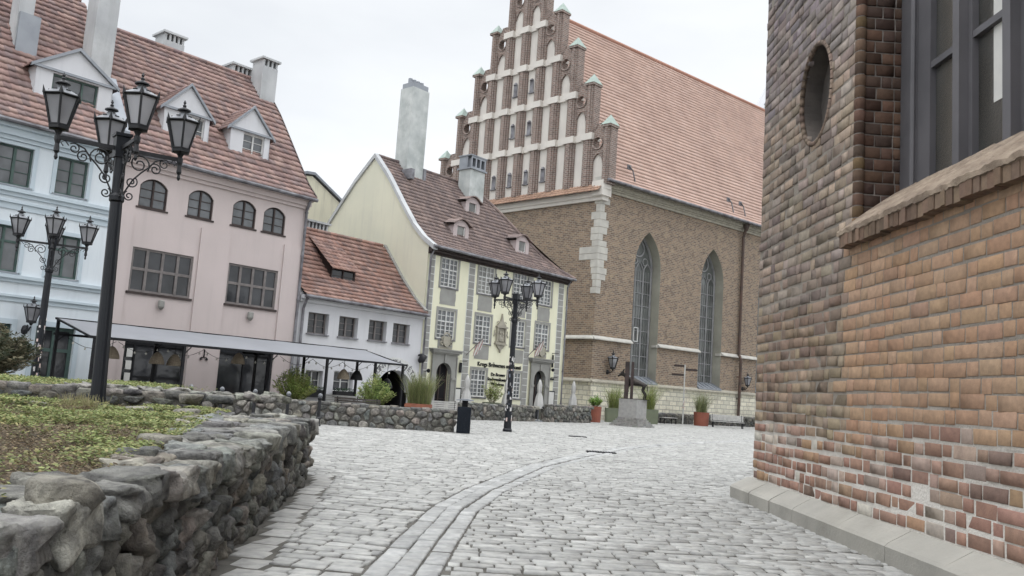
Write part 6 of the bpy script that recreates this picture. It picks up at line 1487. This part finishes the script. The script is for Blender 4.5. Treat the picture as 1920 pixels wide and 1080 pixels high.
# one continuous animal body
jt = {'pelvis': (.55, .12, .98, .2), 'mid': (.2, .12, 1.0, .22), 'chest': (-.15, .12, 1.1, .2), 'neck': (-.5, .12, 1.32, .1), 'poll': (-.72, .12, 1.5, .085), 'muz': (-.98, .1, 1.3, .05),
      'earL': (-.62, .05, 1.78, .02), 'earR': (-.6, .2, 1.78, .02), 'hipL': (.6, -.02, .82, .1), 'kneeL': (.5, -.04, .55, .065), 'hockL': (.66, -.04, .32, .045), 'footL': (.6, -.04, .02, .045),
      'hipR': (.62, .26, .82, .1), 'kneeR': (.56, .28, .55, .065), 'hockR': (.74, .28, .32, .045), 'footR': (.68, .28, .02, .045),
      'shL': (-.25, 0, .9, .075), 'elL': (-.42, -.02, .66, .05), 'hfL': (-.5, -.02, .42, .04), 'shR': (-.22, .25, .9, .075), 'elR': (-.36, .28, .66, .05), 'hfR': (-.32, .28, .4, .04), 'tail': (.76, .12, .9, .03), 'tail2': (.84, .12, .5, .02)}
ed = [('pelvis', 'mid'), ('mid', 'chest'), ('chest', 'neck'), ('neck', 'poll'), ('poll', 'muz'), ('poll', 'earL'), ('poll', 'earR'), ('pelvis', 'hipL'), ('hipL', 'kneeL'), ('kneeL', 'hockL'), ('hockL', 'footL'), ('pelvis', 'hipR'), ('hipR', 'kneeR'), ('kneeR', 'hockR'), ('hockR', 'footR'),
      ('chest', 'shL'), ('shL', 'elL'), ('elL', 'hfL'), ('chest', 'shR'), ('shR', 'elR'), ('elR', 'hfR'), ('pelvis', 'tail'), ('tail', 'tail2')]
def skin(joints, edges, name, m, parent):
    ks = list(joints); me = bpy.data.meshes.new(name); me.from_pydata([joints[k][:3] for k in ks], [(ks.index(a), ks.index(b)) for a, b in edges], []); o = bpy.data.objects.new(name, me); COL.objects.link(o)
    md = o.modifiers.new('s', 'SKIN'); sv2 = me.skin_vertices[0].data
    for i, k in enumerate(ks): sv2[i].radius = (joints[k][3],) * 2
    sv2[0].use_root = True; sub = o.modifiers.new('u', 'SUBSURF'); sub.levels = 2; sub.render_levels = 2
    bpy.context.view_layer.update(); m2 = bpy.data.meshes.new_from_object(o.evaluated_get(bpy.context.evaluated_depsgraph_get())); bpy.data.objects.remove(o)
    for p in m2.polygons: p.use_smooth = True
    m2.materials.clear(); return link(name, m2, m, parent)
skin(jt, ed, 'donkey_body', M['bronze'], st)
mb = MB(); mb.box(ID, -.7, .95, -.2, .4, .0, .03); mb.build('base_plate', M['bronze'], st)
# ------------------------------------------------------------------ drain covers
for x, y, w, lab in ((2.85, 24.7, .85, 'long slotted iron drain grate beside the curved sett strip'), (2.9, 33.2, .7, 'small dark drain cover farther out on the cobbles')):
    r = thing('drain_cover', lab, 'drain cover', (x, y, .02)); mb = MB(); mb.box(ID, -w / 2, w / 2, -.16, .16, -.03, .012)
    for k in range(11): xx = -w / 2 + .04 + k * (w - .08) / 10.; mb.box(ID, xx - .012, xx + .012, -.13, .13, .012, .026)
    mb.build('grate', M['iron'], r)

# ------------------------------------------------------------------ thin damp air
hm = bpy.data.materials.new('haze'); hm.use_nodes = True; t = hm.node_tree; t.nodes.clear()
vo = t.nodes.new('ShaderNodeVolumePrincipled'); vo.inputs['Color'].default_value = (.99, .995, 1, 1); vo.inputs['Density'].default_value = .0016; vo.inputs['Anisotropy'].default_value = .2
ou = t.nodes.new('ShaderNodeOutputMaterial'); L(t, vo.outputs[0], ou.inputs['Volume'])
mb = MB(); mb.box(ID, -152, 192, -42, 232, -1.06, 63); tag(mb.build('haze', hm), kind='stuff')
S.cycles.volume_bounces = 2
